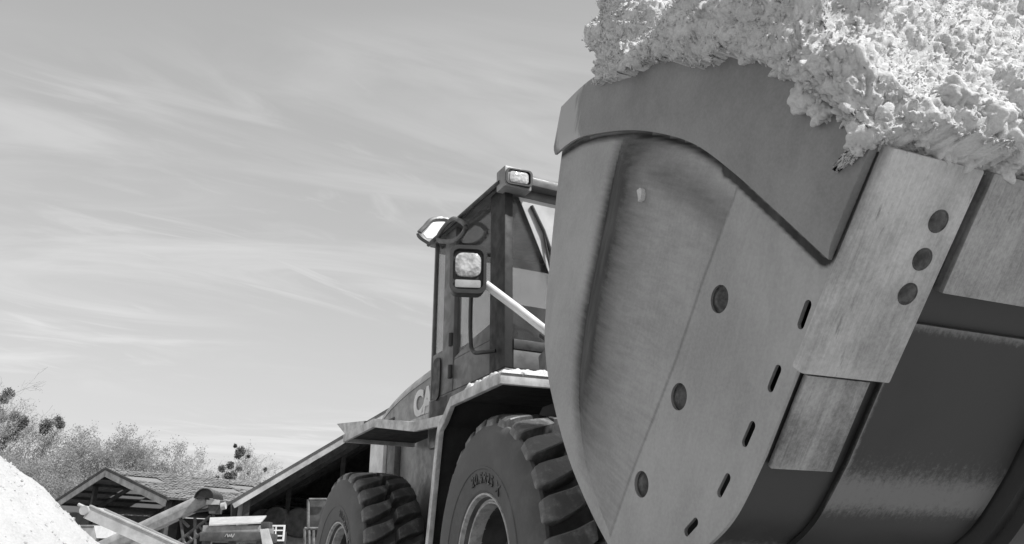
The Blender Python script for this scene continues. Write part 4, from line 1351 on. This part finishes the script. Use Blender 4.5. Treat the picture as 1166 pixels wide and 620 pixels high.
i_, j_ = np.meshgrid(np.arange(n), np.arange(149), indexing='ij')
a = i_ * 150 + j_; b_ = ((i_ + 1) % n) * 150 + j_
F = np.stack([a, b_, b_ + 1, a + 1], -1).reshape(-1, 4)
heap_ = raw('material_heap', V, F, M['heap'])
Zs = V[:, 2]
Vf, Ff = flakes(4000, V, np.tile(np.array([[0, 0, 1.0]]), (len(V), 1)), np.tile(np.linspace(0.02, 1, 150), n), 0.006, 0.030, 1.6)
tag(raw('heap_lumps', Vf, Ff, M['heap'], heap_, False), kind='stuff')
tag(heap_, 'tall bright white heap of loose material at the left', 'heap')

# ---- far barn with open gable and tiled roof
def ypt(o, u, w, a, b, z):
    return (o[0] + u[0] * a + w[0] * b, o[1] + u[1] * a + w[1] * b, z)
def plankbox(o, u, w, a0, a1, b0, b1, z0, z1):
    """box in a building frame: a along the gable, b into the depth"""
    V = [ypt(o, u, w, a, b, z) for a in (a0, a1) for b in (b0, b1) for z in (z0, z1)]
    return MB().add(V, [(0, 1, 3, 2), (4, 6, 7, 5), (0, 4, 5, 1), (2, 3, 7, 6), (0, 2, 6, 4), (1, 5, 7, 3)]).xf(yard)
def slope_box(o, u, w, a0, z0, a1, z1, b0, b1, t0, t1):
    """sheet lying on a roof slope between (a0,z0) and (a1,z1), offset t0..t1 along its upward normal"""
    d = np.array([a1 - a0, z1 - z0]); d = d / np.linalg.norm(d)
    nn_ = np.array([-d[1], d[0]]);  nn_ = nn_ if nn_[1] > 0 else -nn_
    pts = []
    for (a, z) in ((a0, z0), (a1, z1)):
        for b in (b0, b1):
            for t in (t0, t1):
                pts.append(ypt(o, u, w, a + nn_[0] * t, b, z + nn_[1] * t))
    return MB().add(pts, [(0, 1, 3, 2), (4, 6, 7, 5), (0, 4, 5, 1), (2, 3, 7, 6), (0, 2, 6, 4), (1, 5, 7, 3)]).xf(yard)
def building(name, label, o, u, w, half, zr, ze, depth, cat, sky_cells, ncell, nrow, fasc, posts, over=0.35, right=True):
    root = empty(name, bgp(o[0], o[1], 0)); tag(root, label, cat)
    inv = root.location.copy()
    def reg(ob): 
        ob.parent = root; ob.matrix_parent_inverse = Matrix.Translation(-Vector(inv)); return ob
    for sg in (-1, 1):
        # roof sheet in bays, with translucent bays left in it
        mb = MB()
        for c in range(ncell):
            for r in range(nrow):
                f0, f1 = r / nrow, (r + 1) / nrow
                a0, a1 = sg * half * 1.04 * f0, sg * half * 1.04 * f1
                z0_, z1_ = zr - (zr - ze) * 1.04 * f0, zr - (zr - ze) * 1.04 * f1
                b0, b1 = depth * c / ncell - (over if c == 0 else 0), depth * (c + 1) / ncell
                if (sg, c, r) in sky_cells:
                    e0, e1 = sky_cells[(sg, c, r)]
                    reg(slope_box(o, u, w, a0, z0_, a1, z1_, b0 + 0.01, b1 - 0.01, 0.0, 0.02).build('skylight', M['skylight'], None, smooth=0))
                else:
                    s = slope_box(o, u, w, a0, z0_, a1, z1_, b0, b1, 0.0, 0.06); mb.add(s.v, s.f)
        rf = reg(mb.build('roof', M['roof_sheet'], None, smooth=0))
        # courses of tiles, too small to pick apart
        if fasc['tiles'] and sg == 1:
            sl = math.hypot(half, zr - ze) * 1.04
            TW = 0.21
            nc, nk = int(sl / 0.26), int((depth + over) / TW)
            V, F = [], []
            da, dz = half * 1.04 / nc, (zr - ze) * 1.04 / nc
            for r in range(nc):
                for k in range(nk):
                    cc = int((k * TW) / depth * ncell); rr2 = int(r / nc * nrow)
                    if (sg, min(cc, ncell - 1), min(rr2, nrow - 1)) in sky_cells: continue
                    b0 = -over + k * TW; z_ = rng.normal() * 0.012
                    q = len(V)
                    for bb, hh_ in ((0.01, 0.065), (0.06, 0.09), (0.14, 0.09), (0.20, 0.065)):
                        for e, lift in ((0, 0.0), (1.12, 0.022)):
                            V.append(ypt(o, u, w, (r + e) * da, b0 + bb, zr - (r + e) * dz + hh_ + lift + z_))
                    F += [(q, q + 1, q + 3, q + 2), (q + 2, q + 3, q + 5, q + 4), (q + 4, q + 5, q + 7, q + 6)]
            tl_ = reg(raw('roof_tiles', yard(np.array(V)), F, M['roof_tile'], None, False)); tl_['kind'] = 'stuff'
        # rake boards on the gable
        reg(slope_box(o, u, w, 0.0, zr, sg * half * 1.04, zr - (zr - ze) * 1.04, -over - 0.05, -over, -fasc['h'], -0.02).build('rake_board', M['fascia'], None, smooth=0))
        reg(slope_box(o, u, w, 0.0, zr, sg * half * 1.06, zr - (zr - ze) * 1.06, -over - 0.09, -over + 0.02, -0.018, fasc['trim']).build('rake_trim', M['fascia_dark'], None, smooth=0))
        # rafters and purlins under the sheet
        for k in range(1, ncell + 1, 2):
            bb = depth * k / ncell
            reg(slope_box(o, u, w, 0.05 * sg, zr, sg * half, ze, bb - 0.06, bb + 0.06, -0.34, -0.13).build('rafter', M['wood'], None, smooth=0))
        for r in range(1, 6):
            f = r / 6
            a, z = sg * half * f, zr - (zr - ze) * f
            reg(plankbox(o, u, w, a - 0.05, a + 0.05, -over + 0.04, depth, z - 0.125, z - 0.005).build('purlin', M['wood'], None, smooth=0))
    for a, b in posts:
        zt = zr - (zr - ze) * abs(a) / half - 0.15
        reg(plankbox(o, u, w, a - 0.11, a + 0.11, b - 0.11, b + 0.11, 0, zt).build('post', M['wood'], None, smooth=0))
    # back and side walls
    b = MB(); V = []
    for bb in (depth - 0.15, depth):
        V += [ypt(o, u, w, a, bb, z) for a, z in ((-half, 0), (half, 0), (half, ze - 0.02), (0, zr - 0.02), (-half, ze - 0.02))]
    b.add(V, [(0, 1, 2, 3, 4), (9, 8, 7, 6, 5)] + [(i, i + 5, (i + 1) % 5 + 5, (i + 1) % 5) for i in range(5)]).xf(yard)
    reg(b.build('back_wall', M['wood'], None, smooth=0))
    for sg in fasc['walls']:
        reg(plankbox(o, u, w, sg * half - 0.08, sg * half + 0.08, 0.1, depth - 0.2, 0, ze - 0.14).build('side_wall', M['concrete'], None, smooth=0))
    return root, reg
UB = np.array([0.787, -0.617]); WB = np.array([0.617, 0.787])
sk = {(1, 0, 1): (0, 1), (1, 2, 2): (0, 1), (-1, 1, 2): (0, 1), (-1, 3, 1): (0, 1), (-1, 2, 3): (0, 1), (1, 4, 3): (0, 1), (-1, 0, 4): (0, 1), (1, 3, 1): (0, 1)}
barn, regb = building('barn', 'open-fronted barn with shallow tiled roof below the trees', (-21.6, 45.0), UB, WB, 6.3, 5.72, 3.95, 26.0, 'barn', sk, 13, 5,
                      dict(h=0.34, trim=0.12, tiles=True, walls=(-1,)), [(-6.1, 0), (6.1, 0), (-6.1, 8), (6.1, 8), (0, 8), (-2.0, 0.2), (2.0, 8)])
# ---- big open shed behind the loader
US = np.array([0.951, 0.309]); WS = np.array([-0.309, 0.951])
eL = np.array([-9.64, 30.0])
oS = eL + US * 8.0
sk2 = {(-1, 1, 1): (0, 1), (-1, 1, 3): (0, 1), (-1, 3, 2): (0, 1), (-1, 3, 4): (0, 1), (-1, 5, 1): (0, 1), (1, 2, 2): (0, 1), (1, 4, 3): (0, 1), (-1, 6, 3): (0, 1)}
shed, regs = building('shed', 'large open shed with steep roof and skylights behind the loader', tuple(oS), US, WS, 8.0, 8.44, 3.12, 22.0, 'shed', sk2, 11, 6,
                      dict(h=0.22, trim=0.065, tiles=False, walls=(-1, 1)), [(-7.8, 0.1), (7.8, 0.1), (-5.9, 9), (-3.5, 9), (0, 9), (4, 9)])
def sbox(*a): return plankbox(tuple(oS), US, WS, *a)
# low inner wall with stored clutter behind
regs(sbox(-7.6, 7.6, 6.0, 6.25, 0, 2.05).build('inner_wall', M['metal_mid'], None, smooth=0))
# ---- white framed window leaning in the shed mouth
wx = px_at(313, 607, 27.5)
wr_ = tag(empty('window_frame', bgp(wx[0], wx[1], 0)), 'white window frame with six panes in the shed mouth', 'window')
def addw(parent, name, mat, x0, x1, y0, y1, z0, z1, bev=0.0):
    o = MB().box(x0, x1, y0, y1, z0, z1).xf(yard).build(name, M[mat], None, bevel=bev, smooth=30)
    o.parent = parent; o.matrix_parent_inverse = Matrix.Translation(-Vector(parent.location)); return o
x0, _, z1 = px_at(304.5, 598, 27.5); x1, _, z0 = px_at(323, 616.5, 27.5)
y_ = 27.5
for a, b in ((x0, x0 + 0.05), (x1 - 0.05, x1)):
    addw(wr_, 'frame_stile', 'white', a, b, y_, y_ + .06, z0, z1)
for a, b in ((z0, z0 + 0.05), (z1 - 0.05, z1)):
    addw(wr_, 'frame_rail', 'white', x0 + .05, x1 - .05, y_ + .002, y_ + .058, a, b)
xm = (x0 + x1) / 2
addw(wr_, 'glazing_bar', 'white', xm - 0.02, xm + 0.02, y_ + .005, y_ + .05, z0 + .05, z1 - .05)
for k in (1, 2):
    zc = z0 + (z1 - z0) * k / 3
    addw(wr_, 'glazing_bar', 'white', x0 + .05, x1 - .05, y_ + .008, y_ + .047, zc - .02, zc + .02)
for i in range(2):
    for k in range(3):
        xa = (x0 + .05, xm + .02)[i]; xb = (xm - .02, x1 - .05)[i]
        za_, zb_ = z0 + (z1 - z0) * k / 3 + .03, z0 + (z1 - z0) * (k + 1) / 3 - .03
        addw(wr_, 'pane', 'house_glass', xa, xb, y_ + .02, y_ + .026, za_, zb_)
addw(wr_, 'stand', 'wood', x0, x1, y_ + .08, y_ + .3, 0, z1 - 0.2)

# ---- pale conveyor in front of the barn
def place_yard(name, label, cat, x, y):
    return tag(empty(name, bgp(x, y, 0)), label, cat)
def yreg(parent, mb, name, mat, bev=0.0, smooth=35):
    o = mb.xf(yard).build(name, M[mat], None, bevel=bev, smooth=smooth)
    o.parent = parent; o.matrix_parent_inverse = Matrix.Translation(-Vector(parent.location)); return o
c1_ = place_yard('belt_conveyor', 'pale inclined belt conveyor with its head above the white heap', 'conveyor', -5.6, 16.2)
p0 = np.array([-8.0, 16.0, 1.83]); p1 = np.array([-3.9, 16.3, 0.15])
d_ = (p1 - p0) / np.linalg.norm(p1 - p0); up_ = np.array([0.38, 0, 0.925]); sd_ = np.array([0.0, 1, 0])
def beam(p0, p1, t0, t1, s0, s1):
    a = [p0 + up_ * t0 + sd_ * s0, p0 + up_ * t1 + sd_ * s0, p0 + up_ * t1 + sd_ * s1, p0 + up_ * t0 + sd_ * s1]
    c = [q + (p1 - p0) for q in a]
    return MB().hexa(a, c)
yreg(c1_, beam(p0, p1, -0.20, 0.03, -0.03, 0.0), 'side_plate', 'metal_pale')
yreg(c1_, beam(p0, p1, -0.20, 0.03, 0.55, 0.58), 'side_plate', 'metal_pale')
yreg(c1_, beam(p0 + d_ * .02, p1, -0.06, -0.03, 0.001, 0.549), 'belt', 'metal_dark')
yreg(c1_, beam(p0, p1, 0.031, 0.055, -0.05, 0.02), 'top_rail', 'metal_pale')
yreg(c1_, MB().lathe([(0.0001, -0.1), (0.085, -0.1), (0.085, 0.62), (0.0001, 0.62)], 16, 1, tuple(p0 - d_ * 0.03 + up_ * -0.07)), 'roller', 'metal_pale')
yreg(c1_, MB().tube([tuple(p0 - d_ * .20 + up_ * -.02 + sd_ * -.05), tuple(p0 + up_ * -.02 + sd_ * -.05)], 0.03, 8), 'tension_rod', 'metal_pale')
for f in (0.28, 0.34):
    q_ = p0 + (p1 - p0) * f
    yreg(c1_, MB().tube([tuple(q_ - up_ * 0.2), (q_[0] - 0.35 + f, q_[1], 0.0)], 0.035, 8), 'support_leg', 'metal_pale')
    yreg(c1_, MB().tube([tuple(q_ - up_ * 0.2 + sd_ * .55), (q_[0] - 0.55 + f, q_[1] + .55, 0.0)], 0.035, 8), 'support_leg', 'metal_pale')
q_ = p0 + (p1 - p0) * 0.36
yreg(c1_, MB().tube([tuple(q_ - up_ * .2 + sd_ * -.02), (q_[0] - .75, q_[1], 0.6)], 0.03, 8), 'brace', 'white')

# ---- covered elevator behind it
c2_ = place_yard('covered_elevator', 'grey covered elevator rising to a dark rounded hood', 'elevator', -8.5, 22.0)
e0 = np.array(px_at(163, 603, 22.0)); e1 = np.array(px_at(236, 569, 22.0))
e00 = e0 - (e1 - e0) * 0.9
ed = (e1 - e00) / np.linalg.norm(e1 - e00); eu = np.array([-ed[2], 0, ed[0]])
def halfpipe(a, b, r, th, flip=1.0, n=12, h=0.0):
    V = []
    ws = np.linspace(0, math.pi, n)
    for q in (a, b):
        for rr3 in (r, r - th):
            V += [tuple(q + np.array([0, 1.0, 0]) * (rr3 * math.cos(w)) + eu * (rr3 * math.sin(w) + h)) for w in ws]
    F = []
    for i in range(n - 1):
        F += [(i, i + 1, 2 * n + i + 1, 2 * n + i), (n + i, 3 * n + i, 3 * n + i + 1, n + i + 1), (i, n + i, n + i + 1, i + 1), (2 * n + i, 2 * n + i + 1, 3 * n + i + 1, 3 * n + i)]
    F += [(0, 2 * n, 3 * n, n), (n - 1, 2 * n - 1, 4 * n - 1, 3 * n - 1)]
    return MB().add(V, F)
yreg(c2_, halfpipe(e00, e1, 0.20, 0.02), 'cover', 'metal_mid', smooth=40)
b = MB().hexa([e00 + eu * z + np.array([0, y, 0]) for z, y in ((0, -.21), (0, .21), (-.16, .17), (-.16, -.17))], [e1 + eu * z + np.array([0, y, 0]) for z, y in ((0, -.21), (0, .21), (-.16, .17), (-.16, -.17))])
yreg(c2_, b, 'trough', 'metal_mid', smooth=20)
# rounded hood over the head, a dark half-disc painted in for its shaded open end
hc = np.array(px_at(238, 569, 22.0)); hc[1] -= 0.35
b = MB(); ws = np.linspace(0, math.pi, 16)
V = []
for y in (-0.05, 0.7):
    for r in (0.255, 0.235):
        V += [(hc[0] + r * math.cos(w), hc[1] + y, hc[2] + r * math.sin(w)) for w in ws]
F = []
for i in range(15):
    F += [(i, i + 1, 32 + i + 1, 32 + i), (16 + i, 48 + i, 48 + i + 1, 16 + i + 1), (i, 16 + i, 17 + i, i + 1), (32 + i, 33 + i, 49 + i, 48 + i)]
V += [(hc[0] + 0.23 * math.cos(w), hc[1] + 0.02, hc[2] + 0.23 * math.sin(w)) for w in ws]
F.append(tuple(64 + i for i in range(16)))
yreg(c2_, b.add(V, F), 'hood', 'black', smooth=40)
def P3(px, py, D): return tuple(px_at(px, py, D))
neck = MB()
a0, a1 = np.array(P3(236, 570, 21.8)), np.array(P3(251, 570, 21.8)); b0, b1 = np.array(P3(238, 585, 21.8)), np.array(P3(248, 585, 21.8))
yb = np.array([0, 0.3, 0])
yreg(c2_, neck.hexa([a0, a1, b1, b0], [a0 + yb, a1 + yb, b1 + yb, b0 + yb]), 'spout', 'metal_dark')
a2, a3 = np.array(P3(236, 569.7, 21.8)), np.array(P3(250, 575, 21.8))
yreg(c2_, MB().box(a2[0], a3[0], 21.74, 21.79, a3[2], a2[2]), 'spout_plate', 'metal_pale')
yreg(c2_, MB().tube([P3(252, 577, 21.8), P3(257, 576, 21.8)], 0.09, 12), 'drive_motor', 'metal_pale')
for x0_, y0_, x1_, y1_ in ((200, 585, 243, 572 + 8), (193, 625, 240, 588), (200, 630, 244, 596), (205, 585, 212, 640), (222, 590, 222, 640), (243, 585, 238, 640), (200, 586, 215, 600)):
    yreg(c2_, MB().tube([P3(x0_, y0_, 22.0), P3(x1_, y1_, 22.0)], 0.04, 6), 'truss_bar', 'metal_dark')
for k in range(8):
    f = k / 7
    yreg(c2_, MB().tube([P3(193 + 47 * f, 625 - 37 * f, 22.0), P3(200 + 44 * f, 630 - 34 * f, 22.0)], 0.03, 6), 'truss_rung', 'metal_dark')

# ---- hopper machine with a flat lid
h_ = place_yard('feed_hopper', 'grey feed hopper with a pale lid beside the elevator', 'hopper', -6.9, 20.5)
def pbox(parent, name, mat, xa, ya, xb, yb, D, depth, bev=0.0):
    A = px_at(xa, ya, D); B = px_at(xb, yb, D)
    return yreg(parent, MB().box(A[0], B[0], D, D + depth, B[2], A[2]), name, mat, bev)
pbox(h_, 'upper_body', 'metal_mid', 231, 598.5, 297, 606, 20.0, 1.1, 0.01)
pbox(h_, 'lower_body', 'metal_dark', 228, 606.2, 299, 616.5, 19.93, 1.25, 0.02)
for xq in (232, 262, 294):
    pbox(h_, 'leg', 'metal_dark', xq - 2, 616.6, xq + 2, 650, 20.1, 0.12)
a, b_2, c_2, d_2 = P3(238, 597.6, 19.95), P3(297, 595, 19.95), P3(303.5, 587.3, 20.9), P3(239, 589.5, 20.9)
yreg(h_, MB().hexa([a, b_2, c_2, d_2], [tuple(np.array(q) - [0, 0, 0.03]) for q in (a, b_2, c_2, d_2)]), 'lid', 'metal_pale')
scrib = catmull([P3(x, y, 19.915) for x, y in ((256, 611.5), (258.5, 608.3), (259.5, 612), (261, 609), (262, 611.8), (263.5, 608.5), (264.5, 612.2), (267, 608))], 4)
yreg(h_, MB().tube([tuple(p) for p in scrib], 0.008, 5), 'script_mark', 'metal_pale')
a, b_2, c_2, d_2 = P3(296, 603, 19.8), P3(305, 602, 19.8), P3(311, 622, 19.7), P3(299, 622, 19.7)
yreg(h_, MB().hexa([a, b_2, c_2, d_2], [tuple(np.array(q) + [0, 0.04, 0]) for q in (a, b_2, c_2, d_2)]), 'chute', 'metal_pale')
pbox(h_, 'gearbox', 'metal_dark', 297, 594.5, 306, 601.5, 20.0, 0.3, 0.01)

# ---- stacked cage near the rear wheel
k_ = place_yard('storage_cage', 'tall crate in a tube frame beside the rear wheel', 'cage', -4.6, 20.0)
pbox(k_, 'crate', 'metal_dark', 352, 569, 372, 602, 20.1, 0.8, 0.01)
for (xa, ya, xb, yb) in ((347, 602, 347, 640), (352, 604, 352, 640), (357, 604, 357, 640), (366, 604, 366, 640), (347, 602, 372, 602), (352, 569, 372, 569), (351, 569, 351, 602)):
    yreg(k_, MB().tube([P3(xa, ya, 20.0), P3(xb, yb, 20.0)], 0.035, 8), 'frame_tube', 'chassis')

# ---- white bin and clutter under the barn
w_ = place_yard('white_bin', 'white tapered bin on posts under the barn roof', 'bin', -14.5, 36)
a, b_2, c_2, d_2 = P3(107, 599, 36), P3(125, 599, 36), P3(122, 613, 36), P3(110, 613, 36)
dd_ = np.array([0, 0.8, 0])
yreg(w_, MB().hexa([a, b_2, c_2, d_2], [tuple(np.array(q) + dd_) for q in (a, b_2, c_2, d_2)]), 'bin_body', 'white')
for xq in (111, 121):
    yreg(w_, MB().tube([P3(xq, 613, 36.2), (P3(xq, 613, 36.2)[0], 36.2, 0)], 0.06, 8), 'leg', 'metal_mid')
for i, (xa, ya, xb, yb, D, mt, lab) in enumerate(((92, 600, 104, 612, 40, 'concrete', 'grey crate left of the white bin under the barn'), (128, 598, 134, 615, 38, 'metal_mid', 'narrow grey cabinet right of the white bin'), (150, 606, 158, 622, 34, 'concrete', 'pale crate low behind the belt conveyor'))):
    r_ = place_yard('crate', lab, 'crate', *px_at((xa + xb) / 2, 600, D)[:2])
    A = px_at(xa, ya, D); B = px_at(xb, yb, D)
    yreg(r_, MB().box(A[0], B[0], D, D + 0.6, 0, A[2]), 'crate_body', mt, 0.02)
    yreg(r_, MB().box(A[0] - .03, B[0] + .03, D - .03, D + 0.63, A[2] + .003, A[2] + .08), 'crate_lid', mt, 0.01)
# stored rolls and bales seen dimly in the shed
for i, (xx, D, rr5) in enumerate(((285, 33.6, 0.55), (300, 33.4, 0.5), (327, 33.8, 0.6), (338, 34.1, 0.45), (352, 34.4, 0.6))):
    X_, _, Z_ = px_at(xx, 596 - (i % 2) * 4, D)
    b = MB().lathe([(0.0001, -0.5), (rr5 * .9, -0.5), (rr5, -0.42), (rr5, 0.42), (rr5 * .9, 0.5), (0.0001, 0.5)], 18, 1, (X_, D + 2.0, Z_ + 0.1))
    o = b.xf(yard).build('stored_roll', M['metal_dark'], None, smooth=40)
    tag(o, ('leftmost', 'second from the left', 'middle', 'second from the right', 'rightmost')[i] + ' of the dim round bales stored inside the shed', 'bale', 'bales stored in the shed')

# ================================================================== TREES
def tree(label, px, pytop, D, spread, seed, leafy=1.0, mist=(), thin=False, group='trees behind the barn'):
    rg = np.random.default_rng(seed)
    x, y, zt = px_at(px, pytop, D)
    root = tag(empty('tree', bgp(x, y, 0)), label, 'tree', group)
    loc = np.array(root.location)
    tr_, tw = MB(), []
    tips = []
    H = zt
    def grow(p, d, L, r, lev):
        n_ = 4 if lev < 2 else 3
        pts, rs = [p], [r]
        for k in range(n_):
            d = d + rg.normal(size=3) * (0.10 + 0.06 * lev) + np.array([0, 0, 0.05 + 0.05 * (lev > 1)])
            d = d / np.linalg.norm(d)
            p = p + d * L / n_
            pts.append(p); rs.append(r * (1 - 0.55 * (k + 1) / n_))
        if lev <= 2:
            tr_.tube([tuple(q) for q in pts], [float(q) for q in rs], 6 if lev < 2 else 4)
        else:
            for a, c, ra in zip(pts[:-1], pts[1:], rs):
                tw.append((a, c, ra))
        if lev >= 3:
            tips.extend(pts[1:])
        if lev == 5: return
        nb = {0: 7, 1: 5, 2: 5, 3: 4, 4: 3}[lev]
        for k in range(nb):
            f = rg.uniform(0.35, 1.0) if lev else rg.uniform(0.28, 1.0)
            i = min(int(f * n_), n_ - 1); q = pts[i] + (pts[i + 1] - pts[i]) * (f * n_ - i)
            ax = rg.normal(size=3); ax -= d * (ax @ d); ax /= np.linalg.norm(ax)
            an = rg.uniform(0.45, 1.0)
            nd = d * math.cos(an) + ax * math.sin(an) * np.array([spread, spread, 0.8])
            nd /= np.linalg.norm(nd)
            grow(q, nd, L * rg.uniform(0.5, 0.72) * (1.0 if lev else 1.0), max(r * (1 - 0.6 * f) * 0.6, 0.008), lev + 1)
        
    grow(np.array([0, 0, 0.0]), np.array([0, 0, 1.0]), H * 0.50, H * 0.022, 0)
    T = np.array(tips)
    sc = H / T[:, 2].max()
    sxy = sc
    scv = np.array([sxy, sxy, sc])
    o = tr_.xf(lambda P: P * scv).build('trunk', M['bark'], root, smooth=60)
    V, F = [], []
    for a, c, ra in tw:
        a, c = a * scv, c * scv
        d = c - a; s1 = np.cross(d, rg.normal(size=3)); s1 /= max(np.linalg.norm(s1), 1e-6)
        s2 = np.cross(d / max(np.linalg.norm(d), 1e-6), s1)
        q = len(V); w = max(ra * sc, 0.010)
        for pp, ww in ((a, w), (c, w * 0.6)):
            V += [pp + s1 * ww, pp - s1 * ww * .5 + s2 * ww * .87, pp - s1 * ww * .5 - s2 * ww * .87]
        F += [(q, q + 1, q + 4, q + 3), (q + 1, q + 2, q + 5, q + 4), (q + 2, q, q + 3, q + 5)]
    tag(raw('twigs', np.array(V), F, M['twig'], root, False), kind='stuff')
    T = T * scv
    nl = int(25000 * leafy)
    if nl:
        idx = rg.integers(0, len(T), nl)
        c = T[idx] + rg.normal(size=(nl, 3)) * 0.16
        u_ = rg.normal(size=(nl, 3)); u_ /= np.linalg.norm(u_, axis=1, keepdims=True)
        v_ = np.cross(u_, rg.normal(size=(nl, 3))); v_ /= np.linalg.norm(v_, axis=1, keepdims=True)
        s_ = rg.uniform(0.03, 0.082, (nl, 1))
        V = np.stack([c - u_ * s_, c - v_ * s_ * .6, c + u_ * s_, c + v_ * s_ * .6], 1).reshape(-1, 3)
        tag(raw('crown', V, np.arange(nl * 4).reshape(-1, 4), M['leaf'], root, False), kind='stuff')
    for (mx_, my_, mr) in mist:
        gx, gy, gz = px_at(mx_, my_, D + rg.uniform(-1.0, 1.0))
        cpos = np.array(bgp(gx, gy, gz)) - loc
        R_m = mr * D / 926.0
        nm = int(700 * max(R_m / 0.5, 0.5) ** 1.5)
        dd3 = rg.normal(size=(nm, 3)); dd3 /= np.linalg.norm(dd3, axis=1, keepdims=True)
        c = cpos + dd3 * (R_m * rg.uniform(0.05, 1.25, (nm, 1)) ** 0.7) * rg.uniform(0.8, 1.15, 3)
        u_ = dd3 + rg.normal(size=(nm, 3)) * 0.5; u_ /= np.linalg.norm(u_, axis=1, keepdims=True)
        v_ = np.cross(u_, rg.normal(size=(nm, 3))); v_ /= np.linalg.norm(v_, axis=1, keepdims=True)
        s_ = rg.uniform(0.05, 0.12, (nm, 1))
        V = np.stack([c - u_ * s_, c - v_ * s_ * .45, c + u_ * s_, c + v_ * s_ * .45], 1).reshape(-1, 3)
        raw('mistletoe', V, np.arange(nm * 4).reshape(-1, 4), M['mistletoe'], root, False)
    return root
tree('tall bare tree hung with mistletoe balls at the left edge', 6, 424, 66, 0.75, 3, 0.12, [(9, 449, 6), (4, 455, 5), (-2, 470, 6), (3, 476, 5), (17, 474, 5), (26, 481, 6), (20, 486, 5), (11, 489, 4), (8, 498, 7), (15, 497, 6), (1, 507, 6)])
tree('airy tree with two mistletoe clumps right of the tall bare tree', 58, 462, 66, 0.8, 4, 0.9, [(54, 484, 6.5), (66, 479, 4.5), (69, 484, 4.5), (50, 490, 5.5)])
tree('bushy budding tree left of the barn ridge', 30, 500, 60, 1.2, 5, 1.3)
tree('broad budding tree above the barn gable', 112, 476, 66, 1.15, 6, 1.2)
tree('rounded budding tree behind the barn ridge', 152, 484, 68, 1.25, 7, 1.2)
tree('low rounded tree at the right end of the barn trees', 184, 496, 70, 1.25, 8, 1.2)
tree('low bushy tree between the white heap and the barn', 68, 528, 56, 1.3, 9, 1.2)
tree('dense low tree standing left of the barn gable', 92, 508, 62, 1.25, 12, 1.2)
tree('thin tree with mistletoe balls between barn and shed', 276, 502, 80, 0.85, 10, 0.2,
     [(274, 514, 5.5), (271, 519, 4), (253, 534, 4), (262, 530, 4.5), (272, 534, 3), (266, 541, 4.5), (260, 543, 4), (268, 508, 2), (283, 520, 1.5), (302, 535, 2), (283, 539, 1.7), (247, 545, 2.5)], True)
